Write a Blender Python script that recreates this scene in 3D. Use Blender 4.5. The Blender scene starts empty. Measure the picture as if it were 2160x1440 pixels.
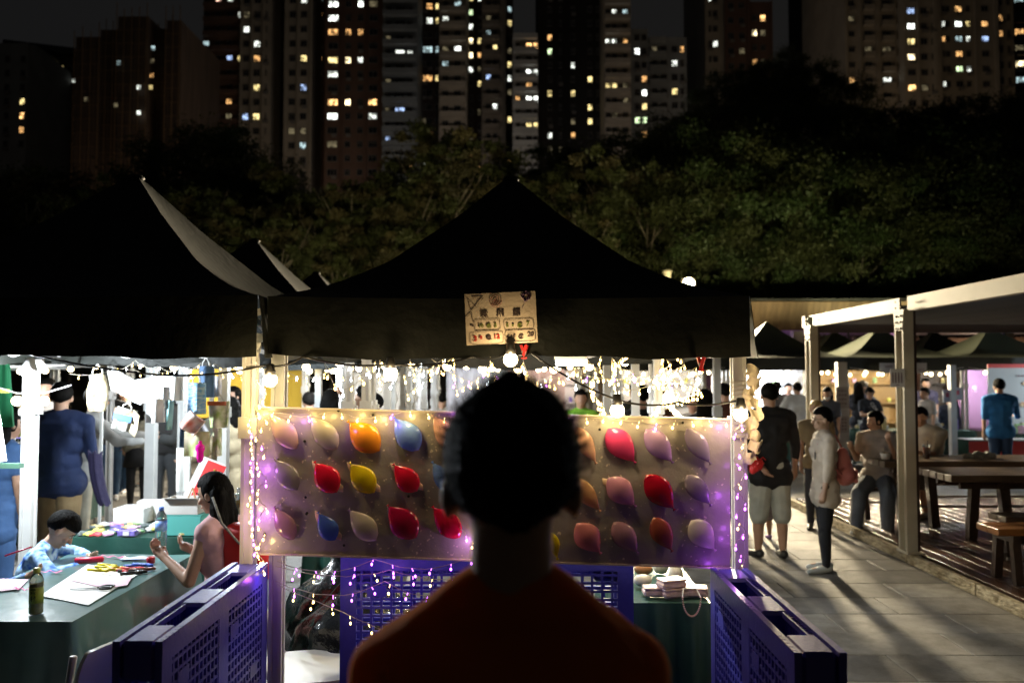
import bpy, bmesh, math, random
import numpy as np
from mathutils import Vector, Matrix, Euler, noise
random.seed(7); rnd = random.Random(11)
S = bpy.context.scene
COL = S.collection
R = math.radians
# ------------------------------------------------------------------ camera, world, exposure
cam_data = bpy.data.cameras.new('camera'); cam = bpy.data.objects.new('camera', cam_data)
COL.objects.link(cam); S.camera = cam
CAM = Vector((0, 0, 1.8)); PITCH = math.atan(69/1680); YAW = 13/1680
cam.location = CAM; cam.rotation_mode = 'XYZ'; cam.rotation_euler = (R(90)+PITCH, 0, YAW)
cam_data.sensor_width = 36; cam_data.lens = 28; cam_data.clip_start = .05; cam_data.clip_end = 900
cam_data.dof.use_dof = True; cam_data.dof.focus_distance = 3.5; cam_data.dof.aperture_fstop = 2.2
W = bpy.data.worlds.new('World'); S.world = W; W.use_nodes = True
nt = W.node_tree; bg = nt.nodes['Background']
tc = nt.nodes.new('ShaderNodeTexCoord'); ns = nt.nodes.new('ShaderNodeTexNoise'); cr = nt.nodes.new('ShaderNodeValToRGB')
ns.inputs['Scale'].default_value = 1.3; ns.inputs['Detail'].default_value = 3
nt.links.new(tc.outputs['Generated'], ns.inputs['Vector']); nt.links.new(ns.outputs['Fac'], cr.inputs['Fac'])
cr.color_ramp.elements[0].position = .3; cr.color_ramp.elements[1].position = .75
cr.color_ramp.elements[0].color = (.0062, .0064, .0070, 1); cr.color_ramp.elements[1].color = (.0094, .0090, .0086, 1)
nt.links.new(cr.outputs['Color'], bg.inputs['Color']); bg.inputs['Strength'].default_value = 1.0
S.view_settings.view_transform = 'Standard'; S.view_settings.look = 'None'
S.view_settings.exposure = 0; S.view_settings.gamma = 1; S.view_settings.use_curve_mapping = False
cy = S.cycles; cy.use_denoising = True; cy.max_bounces = 5; cy.diffuse_bounces = 2; cy.glossy_bounces = 2
cy.transmission_bounces = 4; cy.transparent_max_bounces = 6; cy.sample_clamp_indirect = 3; cy.sample_clamp_direct = 0
cy.caustics_reflective = False; cy.caustics_refractive = False; cy.use_light_tree = True
# the flood lamp on its stand in the aisle (warm), pointing at the stalls and the path
EX, EY, EZ = cam.rotation_euler
CR = cam.rotation_euler.to_matrix()
def P(px, py, Y):
    d = CR @ Vector(((px-1080)/1680, (720-py)/1680, -1)); return CAM + d*(Y/d.y)
def G(px, py, z=0.):
    d = CR @ Vector(((px-1080)/1680, (720-py)/1680, -1)); return CAM + d*((z-1.8)/d.z)

# ------------------------------------------------------------------ helpers
def tag(o, label=None, cat=None, group=None, kind=None):
    if label: o['label'] = label
    if cat: o['category'] = cat
    if group: o['group'] = group
    if kind: o['kind'] = kind
    return o
def thing(name, label, cat, loc=(0, 0, 0), rz=0, group=None):
    o = bpy.data.objects.new(name, None); COL.objects.link(o); o.empty_display_size = .1
    o.location = loc; o.rotation_euler = (0, 0, rz)
    return tag(o, label, cat, group)
def copytree(o, parent=None):
    c = o.copy(); COL.objects.link(c); c.parent = parent
    for ch in o.children: copytree(ch, c)
    return c
_M = {}
def M(name, c=(.5, .5, .5), r=.6, c2=None, sc=6, bump=0, bs=30, metal=0, coat=0, emit=None, es=0, trans=0, spec=.5, sub=0, tl=0, alpha=1, stretch=None, detail=4):
    """procedural material; reused by name"""
    if name in _M: return _M[name]
    m = bpy.data.materials.new(name); m.use_nodes = True; t = m.node_tree; b = t.nodes['Principled BSDF']
    I = b.inputs
    I['Base Color'].default_value = (*c, 1); I['Roughness'].default_value = r; I['Metallic'].default_value = metal
    I['Coat Weight'].default_value = coat; I['Coat Roughness'].default_value = .12
    I['Transmission Weight'].default_value = trans; I['Specular IOR Level'].default_value = spec
    I['Alpha'].default_value = alpha
    if sub: I['Subsurface Weight'].default_value = sub; I['Subsurface Radius'].default_value = (.05, .02, .01)
    co = t.nodes.new('ShaderNodeTexCoord'); vec = co.outputs['Object']
    if stretch:
        mp = t.nodes.new('ShaderNodeMapping'); mp.inputs['Scale'].default_value = stretch
        t.links.new(vec, mp.inputs['Vector']); vec = mp.outputs['Vector']
    if c2:
        n = t.nodes.new('ShaderNodeTexNoise'); n.inputs['Scale'].default_value = sc; n.inputs['Detail'].default_value = detail
        rp = t.nodes.new('ShaderNodeValToRGB'); rp.color_ramp.elements[0].position = .35; rp.color_ramp.elements[1].position = .65
        rp.color_ramp.elements[0].color = (*c, 1); rp.color_ramp.elements[1].color = (*c2, 1)
        t.links.new(vec, n.inputs['Vector']); t.links.new(n.outputs['Fac'], rp.inputs['Fac']); t.links.new(rp.outputs['Color'], I['Base Color'])
    if bump:
        n2 = t.nodes.new('ShaderNodeTexNoise'); n2.inputs['Scale'].default_value = bs; n2.inputs['Detail'].default_value = 5
        bp = t.nodes.new('ShaderNodeBump'); bp.inputs['Strength'].default_value = bump; bp.inputs['Distance'].default_value = .02
        t.links.new(vec, n2.inputs['Vector']); t.links.new(n2.outputs['Fac'], bp.inputs['Height']); t.links.new(bp.outputs['Normal'], I['Normal'])
    if emit:
        I['Emission Color'].default_value = (*emit, 1); I['Emission Strength'].default_value = es
    if tl:
        tr = t.nodes.new('ShaderNodeBsdfTranslucent'); tr.inputs['Color'].default_value = (*[min(1, x*1.3) for x in c], 1)
        mx = t.nodes.new('ShaderNodeMixShader'); mx.inputs[0].default_value = tl
        out = t.nodes['Material Output']
        t.links.new(b.outputs[0], mx.inputs[1]); t.links.new(tr.outputs[0], mx.inputs[2]); t.links.new(mx.outputs[0], out.inputs['Surface'])
    _M[name] = m; return m

class MB:
    def __init__(s): s.v = []; s.f = []; s.m = []
    def add(s, vs, fs, mi=0):
        o = len(s.v); s.v += [tuple(v) for v in vs]; s.f += [tuple(i+o for i in f) for f in fs]; s.m += [mi]*len(fs); return s
    def box(s, c, d, rot=None, mi=0, bev=0):
        x, y, z = d[0]/2, d[1]/2, d[2]/2
        vs = [Vector(p) for p in ((-x,-y,-z),(x,-y,-z),(x,y,-z),(-x,y,-z),(-x,-y,z),(x,-y,z),(x,y,z),(-x,y,z))]
        if bev:
            # chamfered top and bottom edges
            b = min(bev, x*.9, y*.9, z*.9); vs = []
            for zz, k in ((-z, b), (-z+b, 0), (z-b, 0), (z, b)):
                X, Y = x-k, y-k
                vs += [Vector(p) for p in ((-X+b*(k==0),-Y,zz),(X-b*(k==0),-Y,zz),(X,-Y+b*(k==0),zz),(X,Y-b*(k==0),zz),(X-b*(k==0),Y,zz),(-X+b*(k==0),Y,zz),(-X,Y-b*(k==0),zz),(-X,-Y+b*(k==0),zz))]
            fs = [tuple(range(7, -1, -1)), tuple(range(24, 32))]
            for L in range(3):
                for k in range(8): fs.append((L*8+k, L*8+(k+1)%8, L*8+8+(k+1)%8, L*8+8+k))
        else:
            fs = [(0,3,2,1),(4,5,6,7),(0,1,5,4),(1,2,6,5),(2,3,7,6),(3,0,4,7)]
        if rot is not None:
            q = rot if isinstance(rot, Matrix) else Euler(rot).to_matrix()
            vs = [q @ v for v in vs]
        c = Vector(c)
        return s.add([v+c for v in vs], fs, mi)
    def bar(s, a, b, w, h=None, mi=0):
        """rectangular bar from a to b"""
        a, b = Vector(a), Vector(b); d = b-a; L = d.length
        if L < 1e-6: return s
        q = d.to_track_quat('X', 'Z').to_matrix()
        return s.box((a+b)/2, (L, w, h or w), q, mi)
    def tube(s, pts, r, n=6, mi=0, cap=True):
        pts = [Vector(p) for p in pts]; rs = r if isinstance(r, (list, tuple)) else [r]*len(pts)
        vs = []; up = None
        for i, p in enumerate(pts):
            d = (pts[min(i+1, len(pts)-1)]-pts[max(i-1, 0)])
            d = d.normalized() if d.length > 1e-9 else Vector((0, 0, 1))
            if up is None: up = d.orthogonal().normalized()
            up = (up - d*up.dot(d)); up = up.normalized() if up.length > 1e-6 else d.orthogonal().normalized()
            sd = d.cross(up)
            for k in range(n):
                a = 2*math.pi*k/n; vs.append(p+(up*math.cos(a)+sd*math.sin(a))*rs[i])
        fs = []
        for i in range(len(pts)-1):
            for k in range(n): fs.append((i*n+k, i*n+(k+1)%n, (i+1)*n+(k+1)%n, (i+1)*n+k))
        if cap: fs += [tuple(range(n-1, -1, -1)), tuple((len(pts)-1)*n+k for k in range(n))]
        return s.add(vs, fs, mi)
    def lathe(s, prof, c=(0, 0, 0), n=16, rot=None, mi=0, sx=1, sy=1):
        """profile [(r,z)...] about z"""
        c = Vector(c); vs = []
        for r, z in prof:
            for k in range(n):
                a = 2*math.pi*k/n; v = Vector((max(r, 1e-4)*math.cos(a)*sx, max(r, 1e-4)*math.sin(a)*sy, z))
                if rot is not None: v = rot @ v
                vs.append(v+c)
        fs = [(i*n+k, i*n+(k+1)%n, (i+1)*n+(k+1)%n, (i+1)*n+k) for i in range(len(prof)-1) for k in range(n)]
        fs += [tuple(range(n-1, -1, -1)), tuple((len(prof)-1)*n+k for k in range(n))]
        return s.add(vs, fs, mi)
    def ball(s, c, r, n=12, m=8, mi=0, rot=None):
        rr = r if isinstance(r, (tuple, list)) else (r, r, r)
        pr = [(math.sin(math.pi*i/m), -math.cos(math.pi*i/m)) for i in range(m+1)]
        c = Vector(c); vs = []
        for a, z in pr:
            a = max(a, 1e-3)
            for k in range(n):
                t = 2*math.pi*k/n; v = Vector((a*math.cos(t)*rr[0], a*math.sin(t)*rr[1], z*rr[2]))
                if rot is not None: v = rot @ v
                vs.append(v+c)
        fs = [(i*n+k, i*n+(k+1)%n, (i+1)*n+(k+1)%n, (i+1)*n+k) for i in range(m) for k in range(n)]
        fs += [tuple(range(n-1, -1, -1)), tuple(m*n+k for k in range(n))]
        return s.add(vs, fs, mi)
    def grid(s, fn, nu, nv, mi=0, thick=0, nrm=None):
        vs = [Vector(fn(u/nu, v/nv)) for v in range(nv+1) for u in range(nu+1)]
        fs = [(v*(nu+1)+u, v*(nu+1)+u+1, (v+1)*(nu+1)+u+1, (v+1)*(nu+1)+u) for v in range(nv) for u in range(nu)]
        s.add(vs, fs, mi)
        if thick:
            d = Vector(nrm)*thick; n = len(vs)
            s.add([v+d for v in vs], [tuple(reversed(f)) for f in fs], mi)
            # rim
            idx = list(range(nu+1)) + [(i+1)*(nu+1)+nu for i in range(nv)] + [nv*(nu+1)+nu-1-i for i in range(nu)] + [(nv-1-i)*(nu+1) for i in range(nv-1)]
            rim = [vs[i] for i in idx] + [vs[i]+d for i in idx]; k = len(idx)
            s.add(rim, [(i, i+k, (i+1) % k+k, (i+1) % k) for i in range(k)], mi)
        return s
    def mesh(s, name, mats, smooth=False):
        me = bpy.data.meshes.new(name); me.from_pydata(s.v, [], s.f)
        for m in (mats if isinstance(mats, (list, tuple)) else [mats]): me.materials.append(m)
        me.polygons.foreach_set('material_index', s.m)
        if smooth: me.polygons.foreach_set('use_smooth', [True]*len(me.polygons))
        me.update(); return me
    def build(s, name, mats, parent=None, smooth=False, loc=None, rz=0):
        o = bpy.data.objects.new(name, s.mesh(name, mats, smooth)); COL.objects.link(o); o.parent = parent
        if loc is not None: o.location = loc
        if rz: o.rotation_euler = (0, 0, rz)
        return o
def inst(name, me, parent=None, loc=(0, 0, 0), rot=(0, 0, 0), scale=(1, 1, 1)):
    o = bpy.data.objects.new(name, me); COL.objects.link(o); o.parent = parent
    o.location = loc; o.rotation_euler = rot; o.scale = scale; return o
def light(name, loc, W_, col, r=.03, parent=None, kind='POINT', rot=None, size=.5, spot=None):
    l = bpy.data.lights.new(name, kind); l.energy = W_; l.color = col
    if kind == 'AREA': l.shape = 'RECTANGLE'; l.size = size if not isinstance(size, tuple) else size[0]; l.size_y = size if not isinstance(size, tuple) else size[1]
    else: l.shadow_soft_size = r
    if kind == 'SPOT' and spot: l.spot_size = spot; l.spot_blend = .5
    o = bpy.data.objects.new(name, l); COL.objects.link(o); o.location = loc; o.parent = parent
    if rot is not None: o.rotation_euler = rot
    return o
def sag(a, b, d, n=10):
    a, b = Vector(a), Vector(b); return [a.lerp(b, i/n) - Vector((0, 0, d*4*(i/n)*(1-i/n))) for i in range(n+1)]
def text_mesh(s, size, ext=.0008, bold=0):
    c = bpy.data.curves.new('t', 'FONT'); c.body = s; c.size = size; c.extrude = ext; c.offset = bold; c.resolution_u = 2
    c.align_x = 'CENTER'; c.align_y = 'CENTER'
    o = bpy.data.objects.new('t', c); COL.objects.link(o); bpy.context.view_layer.update()
    me = bpy.data.meshes.new_from_object(o.evaluated_get(bpy.context.evaluated_depsgraph_get()))
    bpy.data.objects.remove(o); return me
def put_text(name, s, size, m, parent, loc, rot=(R(90), 0, 0), bold=0):
    me = text_mesh(s, size, bold=bold); me.materials.clear(); me.materials.append(m)
    o = inst(name, me, parent, loc, rot); return o

WARM = (1, .72, .36); WHITE = (1, .93, .80); COOL = (.78, .90, 1.0); PURP = (.55, .12, 1.0)
# ------------------------------------------------------------------ materials
m_canopy = M('canopy_fabric', (.0050, .0065, .0050), .6, c2=(.0075, .009, .0065), sc=3, bump=.25, bs=18, spec=.35)
m_canopy2 = M('far_canopy_fabric', (.026, .030, .018), .6, c2=(.034, .038, .022), sc=3, bump=.25, bs=18, spec=.4)
m_frame = M('white_frame_paint', (.66, .66, .64), .45, c2=(.55, .55, .53), sc=4)
m_black = M('black_plastic', (.015, .015, .015), .4)
m_paver = [M('paver_stone_%d' % i, c, .62, c2=tuple(x*.8 for x in c), sc=9, bump=.35, bs=90, detail=8) for i, c in enumerate(((.32, .30, .27), (.20, .19, .175), (.42, .40, .36), (.27, .26, .245)))]
m_joint = M('joint_bed', (.05, .047, .04), .9)
m_soil = M('soil', (.05, .045, .03), .95, c2=(.03, .035, .02), sc=.3)
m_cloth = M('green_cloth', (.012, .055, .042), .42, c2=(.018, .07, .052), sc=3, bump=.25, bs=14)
m_paper = M('white_paper', (.78, .77, .74), .7, c2=(.70, .69, .66), sc=5)
m_wood_dk = M('dark_timber', (.055, .032, .02), .38, c2=(.03, .018, .012), sc=4, bump=.3, bs=40, stretch=(8, 1, 8))
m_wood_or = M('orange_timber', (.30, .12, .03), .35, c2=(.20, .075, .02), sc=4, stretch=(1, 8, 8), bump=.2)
m_cream = M('cream_steel', (.60, .56, .44), .5, c2=(.52, .48, .37), sc=3)
m_brown = M('dark_brown_steel', (.05, .028, .022), .45)
m_skin = M('skin', (.50, .30, .20), .5, c2=(.44, .25, .165), sc=9, sub=.0)
m_skin2 = M('skin_pale', (.60, .40, .29), .5, c2=(.54, .35, .25), sc=9)
m_hair = M('black_hair', (.0045, .004, .0035), .65, spec=.05, bump=.5, bs=120, stretch=(1, 1, .25))
m_metal = M('steel', (.4, .4, .4), .3, metal=1)
e_warm = M('warm_led', (1, .8, .4), emit=(1, .68, .22), es=10)
e_white = M('white_led', (1, 1, 1), emit=(.85, .93, 1), es=30)
e_bulb = M('warm_globe', (1, .9, .6), emit=(1, .80, .45), es=14)
e_purp = M('purple_led', (.6, .2, 1), emit=(.62, .14, 1), es=11)
for _i in range(4):   # stains and tone follow the place, not the single slab
    _t = m_paver[_i].node_tree; _b = _t.nodes['Principled BSDF']; _g = _t.nodes.new('ShaderNodeNewGeometry')
    for _l in [l for l in _t.links if l.from_node.type == 'TEX_COORD']: _to = _l.to_socket; _t.links.new(_g.outputs['Position'], _to)
    _n = _t.nodes.new('ShaderNodeTexNoise'); _n.inputs['Scale'].default_value = 1.7; _n.inputs['Detail'].default_value = 7; _n.inputs['Roughness'].default_value = .7
    _r = _t.nodes.new('ShaderNodeValToRGB'); _r.color_ramp.elements[0].position = .36; _r.color_ramp.elements[1].position = .58; _r.color_ramp.elements[0].color = (.38, .36, .33, 1)
    _x = _t.nodes.new('ShaderNodeMix'); _x.data_type = 'RGBA'; _x.blend_type = 'MULTIPLY'; _x.inputs[0].default_value = .8
    _s = [l for l in _t.links if l.to_socket == _b.inputs['Base Color']][0].from_socket
    _t.links.new(_g.outputs['Position'], _n.inputs['Vector']); _t.links.new(_n.outputs['Fac'], _r.inputs['Fac']); _t.links.new(_s, _x.inputs[6]); _t.links.new(_r.outputs['Color'], _x.inputs[7]); _t.links.new(_x.outputs[2], _b.inputs['Base Color'])
# ------------------------------------------------------------------ ground
GR = MB().box((0, 240, -.10), (900, 560, .10)).build('ground', m_soil); tag(GR, kind='structure')
bed = MB().box((1.5, 9.5, -.026), (17, 21, .04)).build('pavement', m_joint); tag(bed, kind='structure')
PL, PW = .90, .44
pm = []
for i in range(4):
    pm.append(MB().box((0, 0, 0), (PL-.008, PW-.008, .03), bev=.003).mesh('paver', m_paver[i]))
cells = []
for j in range(0, 34):
    y = 2.34+PW*j
    for i in range(-8, 11):
        x = -.02+PL*i+(.45 if j % 2 else 0) + ((j*37) % 5)*.06
        cells.append((x, y))
def pav_seen(x, y):
    px = 1093+1680*x/y
    if y > 15.5 or px > 2260 or px < -60: return 9
    if x > .9 and x < 3.9 and y > 2.6: return 0 if y < 13 else 2
    if -4.6 < x < 1 and y > 5: return 1+abs(y-7)*.05
    if x > 3.5 and y > 10: return 1.3
    return 6
cells.sort(key=lambda c: pav_seen(*c)+c[1]*.01)
deckfree = lambda x, y: not (x > 3.75 and y < 10.6)
stuff = MB(); n = 0; rnd.seed(3)
for (x, y) in cells:
    if not deckfree(x-.45, y): continue
    k = rnd.choice((0, 0, 1, 2, 3)); z = -.0035+rnd.uniform(-.0012, .0012)+.0
    if n < 296 and pav_seen(x, y) < 5:
        inst('paver', pm[k], bed, (x, y, z-.0065), (rnd.uniform(-.0015, .0015), rnd.uniform(-.0015, .0015), 0)); n += 1
    else: stuff.box((x, y, z-.0065), (PL-.008, PW-.008, .03), mi=k)
so = stuff.build('far_paver', m_paver, bed); so['kind'] = 'stuff'
FLOORZ = .005

# ------------------------------------------------------------------ tents
TH = 1.035
def prof(s):
    xs = (0, .05, .268, .573, .728, .835, 1.0); zs = (2.905, 2.87, 2.63, 2.345, 2.245, 2.19, 2.134)
    return float(np.interp(s, xs, zs))
def canopy_mesh(half, sc=1.0, mat=None):
    mb = MB(); N = 16; K = 12
    for q in range(4):
        rot = Matrix.Rotation(q*math.pi/2, 3, 'Z')
        def fn(u, v):
            s = v; w = (u*2-1)
            z = prof(s) - .045*math.sin(math.pi*min(1, s))*(1-w*w) - .012*s*(1-w*w)
            s_ = max(s, .015)
            return rot @ Vector((w*s_*half, -s_*half, (z-2.134)*sc+2.134))
        mb.grid(fn, K, N)
    # cap at the peak
    mb.ball((0, 0, (prof(0)-2.134)*sc+2.134-.01), (.05, .05, .022), 10, 4)
    return mb.mesh('canopy', mat or m_canopy, True)
def valance_mesh(half, q, seed=0, drop=.255):
    mb = MB(); rot = Matrix.Rotation(q*math.pi/2, 3, 'Z')
    def fn(u, v):
        w = u*2-1
        dz = -drop*v + .010*math.sin(w*5+seed)*v + .004*math.sin(w*17+seed)*v - .02*(1-w*w)*v*(seed % 3-1)
        return rot @ Vector((w*half, -half-.006-v*(.014*(1+math.sin(w*9+seed+v))+.005*(1+math.sin(w*23+v*3))+.003*(1+math.sin(v*9+w*2))), 2.136+dz-.012*(1-w*w)))
    return mb.grid(fn, 24, 4, thick=.003, nrm=rot @ Vector((0, 1, 0))).mesh('valance', m_canopy, True)
def leg_mesh(h=1.96, w=.046):
    mb = MB(); mb.box((0, 0, h/2), (w*.72, w*.72, h)); 
    for sx in (-1, 1):
        for sy in (-1, 1): mb.box((sx*w*.36, sy*w*.36, h/2), (w*.26, w*.26, h*.995))
    mb.box((0, 0, .006), (.10, .10, .012)); mb.box((0, 0, h*.80), (w*1.35, w*1.35, .09)); mb.box((0, 0, h-.03), (w*1.12, w*1.12, .08))
    mb.box((w*.8, 0, h*.80), (.02, .025, .03))
    return mb.mesh('leg', m_frame)
def truss_mesh(half, q):
    mb = MB(); rot = Matrix.Rotation(q*math.pi/2, 3, 'Z')
    n = 4; zt, zb = 2.07, 1.80; y = -half+.03
    for i in range(n):
        x0 = -half+2*half*i/n; x1 = -half+2*half*(i+1)/n
        mb.bar(rot @ Vector((x0, y, zt if i % 2 else zb+.12)), rot @ Vector((x1, y, zb+.12 if i % 2 else zt)), .012, .028)
        mb.bar(rot @ Vector((x0, y+.014, zb+.12 if i % 2 else zt)), rot @ Vector((x1, y+.014, zt if i % 2 else zb+.12)), .012, .028)
    return mb.mesh('scissor_truss', m_frame)
def rafter_mesh(half, q, sc=1):
    mb = MB(); rot = Matrix.Rotation(q*math.pi/2+math.pi/4, 3, 'Z'); d = half*math.sqrt(2)
    pts = [rot @ Vector((0, -d*s, (prof(s)-2.134)*sc+2.134-.06)) for s in (0, .3, .6, .98)]
    for a, b in zip(pts, pts[1:]): mb.bar(a, b, .022, .03)
    return mb.mesh('rafter', m_frame)
_tm = {}
def tent(x, y, half, label, group='dark green pop-up market tents', full=True, sc=1.0, wf=1.0):
    k = (round(half, 2), sc)
    if k not in _tm:
        _tm[k] = dict(c=canopy_mesh(half, sc, m_canopy2 if half > 1.1 else m_canopy), v=[valance_mesh(half, q, q*2+1) for q in range(4)], l=leg_mesh(w=.046*wf),
                      t=[truss_mesh(half, q) for q in range(4)], r=[rafter_mesh(half, q, sc) for q in range(4)])
    T = _tm[k]; o = thing('market_tent', label, 'tent', (x, y, 0), 0, group)
    inst('canopy', T['c'], o)
    for q in range(4): inst('valance', T['v'][q], o)
    for sx in (-1, 1):
        for sy in (-1, 1): inst('leg', T['l'], o, (sx*(half-.040), sy*(half-.040), FLOORZ))
    if full:
        for q in range(4): inst('scissor_truss', T['t'][q], o); inst('rafter', T['r'][q], o)
        c = MB(); c.tube([(0, 0, 2.0), (0, 0, 2.134+.70*sc)], .02, 8).build('centre_pole', m_frame, o)
    return o
C1 = tent(-.043, 4.455, TH, 'pop-up tent over the balloon game, with the paper price sign on its front', wf=1.25)
L1 = tent(-2.14, 4.40, TH, 'large pop-up tent on the left, over the children\'s craft table', wf=1.25)
L2 = tent(-2.18, 6.52, TH, 'tent directly behind the craft table tent, with one lit roof edge')
def move_leg(t_, sx, sy, x, scale=1):
    for c in t_.children:
        if c.name.startswith('leg') and c.location.x*sx > 0 and c.location.y*sy > 0: c.location.x = x-t_.location.x; c.scale = (scale, scale, 1)
move_leg(L1, -1, 1, P(64, 900, 5.395).x, 1.35); move_leg(L2, -1, -1, P(60, 900, 5.525).x)
tent(-2.20, 8.62, TH, 'third tent back in the left row, only its thin lit ridge showing')
tent(-2.2, 10.9, TH, 'fourth tent back in the left row, seen only under the others')
tent(-.043, 6.62, TH, 'tent behind the balloon game tent, seen only beneath its canopy')
tent(-.043, 8.85, TH, 'third tent back behind the balloon game, legs seen above the board')
tent(-.043, 11.1, TH, 'farthest tent of the row behind the balloon game')
FH = 1.15
far = [(5.19, 16.65, 'pointed far tent just right of the balloon stall, behind the man in black'), (7.5, 16.65, 'far tent with a brightly lit left roof face, left of the big pergola post'),
       (9.8, 16.65, 'far tent with a khaki lit roof face, above the man in the blue shirt'), (12.1, 16.65, 'far tent at the right edge of the picture'),
       (2.89, 16.65, 'far tent across the aisle, hidden behind the balloon stall'), (.58, 16.65, 'far tent straight behind the thrower\'s head'),
       (7.5, 18.95, 'rear tent peak showing between two front tents, left of the pergola post'), (9.85, 18.95, 'rear tent peak with a green lit face, right of the pergola post')]
for x, y, lb in far: tent(x, y, FH, lb, full=(y < 17), sc=(.97 if x == 5.19 else .80 if y < 17 else .88), group='dark green pop-up market tents')
tent(-3.2, 15.2, FH, 'far tent at the end of the left aisle'); tent(-5.5, 12.5, FH, 'tent far left behind the man in the navy sweater')
tent(-7.8, 12.5, FH, 'tent at the far left edge of the market')
for (x, y) in ((-5.4, 7.6),): tent(x, y, TH, 'tent across the left aisle with yellow backing')

# cream duct pole standing behind the market
t = thing('lamp_post', 'cream round post top showing above the right roof slope of the balloon tent', 'post', (P(1407, 600, 22).x, 22, 0))
MB().lathe([(.12, 0), (.12, 4.2), (.13, 4.22), (.13, 4.3), (.11, 4.35), (.11, 4.58), (.135, 4.61), (.135, 4.68)], n=14).build('pole', M('dull_cream', (.30, .27, .18), .7), t, True)
# flood lamp
fl = P(1453, 597, 18.9)
t = thing('flood_lamp', 'glaring warm flood lamp on a stand, above the right roof edge of the balloon tent', 'lamp', (fl.x, fl.y, 0))
MB().tube([(0, .05, 0), (0, .05, fl.z-.1)], .022, 8).build('stand', m_black, t)
for k in range(3):
    a = k*2.094; MB().tube([(0, .05, .5), (math.cos(a)*.4, .05+math.sin(a)*.4, 0)], .012, 6).build('leg', m_black, t)
MB().box((0, .07, fl.z), (.34, .06, .26), bev=.01).build('housing', m_black, t)
MB().ball((0, .0, fl.z), (.135, .03, .12), 14, 8).build('lens', M('flood_lens', (1, .9, .6), emit=(1, .78, .38), es=160), t, True)
FLOOD = light('flood_light', (0, -.12, fl.z), 9500, (1, .83, .55), .34, t, kind='SPOT', rot=(R(-76), 0, 0), spot=R(155))
t = thing('flood_lamp', 'assumed second flood lamp on a stand, added unseen behind the balloon tent', 'lamp', (1.74, 19.0, 0))  # assumed lamp, added out of view to wash roof edges and pergola beam
MB().tube([(0, .05, 0), (0, .05, 3.4)], .022, 8).build('stand', m_black, t); MB().box((0, .07, 3.5), (.34, .06, .26), bev=.01).build('housing', m_black, t)
MB().ball((0, 0, 3.5), (.15, .03, .11), 14, 8).build('lens', M('flood_lens'), t, True); light('flood_light', (0, -.12, 3.5), 9500, (1, .83, .55), .40, t, kind='SPOT', rot=(R(-76), 0, 0), spot=R(155))

# ------------------------------------------------------------------ festoon lights
def festoon(name, label, ends, bulbs, sagd=.06, mcab=None, power=6, R_=.03, group='festoon bulb cables'):
    """ends: list of points the cable passes; bulbs: list of (point, lit power)"""
    o = thing(name, label, 'string light', (0, 0, 0), 0, group); mb = MB()
    for a, b in zip(ends, ends[1:]): mb.tube(sag(a, b, sagd), .0045, 6)
    mb.build('cable', mcab or m_black, o, True)
    for p, w in bulbs:
        p = Vector(p)
        s = MB().lathe([(.010, .066), (.017, .062), (.018, .042), (.022, .038), (.022, .02), (.018, .018)], p+Vector((0, 0, 0)), 12).build('socket', m_black, o, True)
        MB().lathe([(.001, -R_*1.1), (R_*.5, -R_*.98), (R_*.9, -R_*.55), (R_, -R_*.1), (R_*.9, R_*.35), (R_*.55, R_*.8), (.012, .03)], p, 14).build('bulb', e_bulb, o, True)
        if w: light('bulb_light', p+Vector((0, -.05, 0)), w, WARM if w < 9 else (1, .80, .5), .028, o)
    return o
Yf = 3.36
festoon('festoon_cable', 'black cable of round globe bulbs along the front of the balloon tent',
    [P(-40, 720, Yf), P(330, 790, Yf+.1), P(560, 770, Yf), P(640, 752, Yf), P(823, 768, Yf-.02), P(1000, 752, Yf), P(1077, 742, Yf), P(1120, 744, Yf), P(1300, 842, Yf), P(1430, 848, Yf), P(1562, 842, Yf)],
    [(P(570, 800, Yf-.04), 3.4), (P(824, 786, Yf-.05), 2.0), (P(1077, 757, Yf-.08), 3.6), (P(1302, 864, Yf-.05), 1.6), (P(1562, 872, Yf-.05), 3.2)], .018)
def glob_row(label, a, b, n, sg=.12, w=0, r=.03):
    pts = sag(a, b, sg, n+1)
    o = thing('festoon_cable', label, 'string light', (0, 0, 0), 0, 'festoon bulb cables')
    MB().tube(pts, .004, 5).build('cable', m_black if 'black' in label else m_frame, o)
    for i, p in enumerate(pts[1:-1]):
        MB().ball(p-Vector((0, 0, .05)), r, 10, 6).build('bulb', e_bulb, o, True)
        if w and i % 3 == 1: light('bulb_light', p-Vector((0, 0, .09)), w, WARM, .03, o)
    return o
glob_row('white cable of globe bulbs hung across the craft tent in front of the navy sweater', P(-20, 812, 5.2), P(150, 812, 5.2), 2, .06, 0, .033)
for i, (x0, x1, y, z) in enumerate(((-3.1, -1.1, 6.0, 1.98), (-3.1, -1.1, 8.0, 1.98), (-1.0, 1.0, 5.6, 1.98), (-1.0, 1.0, 7.7, 2.0), (-1.0, 1.0, 9.9, 2.0), (-3.2, -1.2, 10.2, 2.0), (-6.5, -4.3, 8.6, 1.98))):
    glob_row('bulb string across the %s, hung from %s' % (('second left tent', 'third left tent', 'back of the balloon tent', 'second middle tent', 'third middle tent', 'fourth left tent', 'tent beyond the left aisle')[i], 'its roof frame'), (x0, y, z), (x1, y, z), 7, .10)
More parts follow.
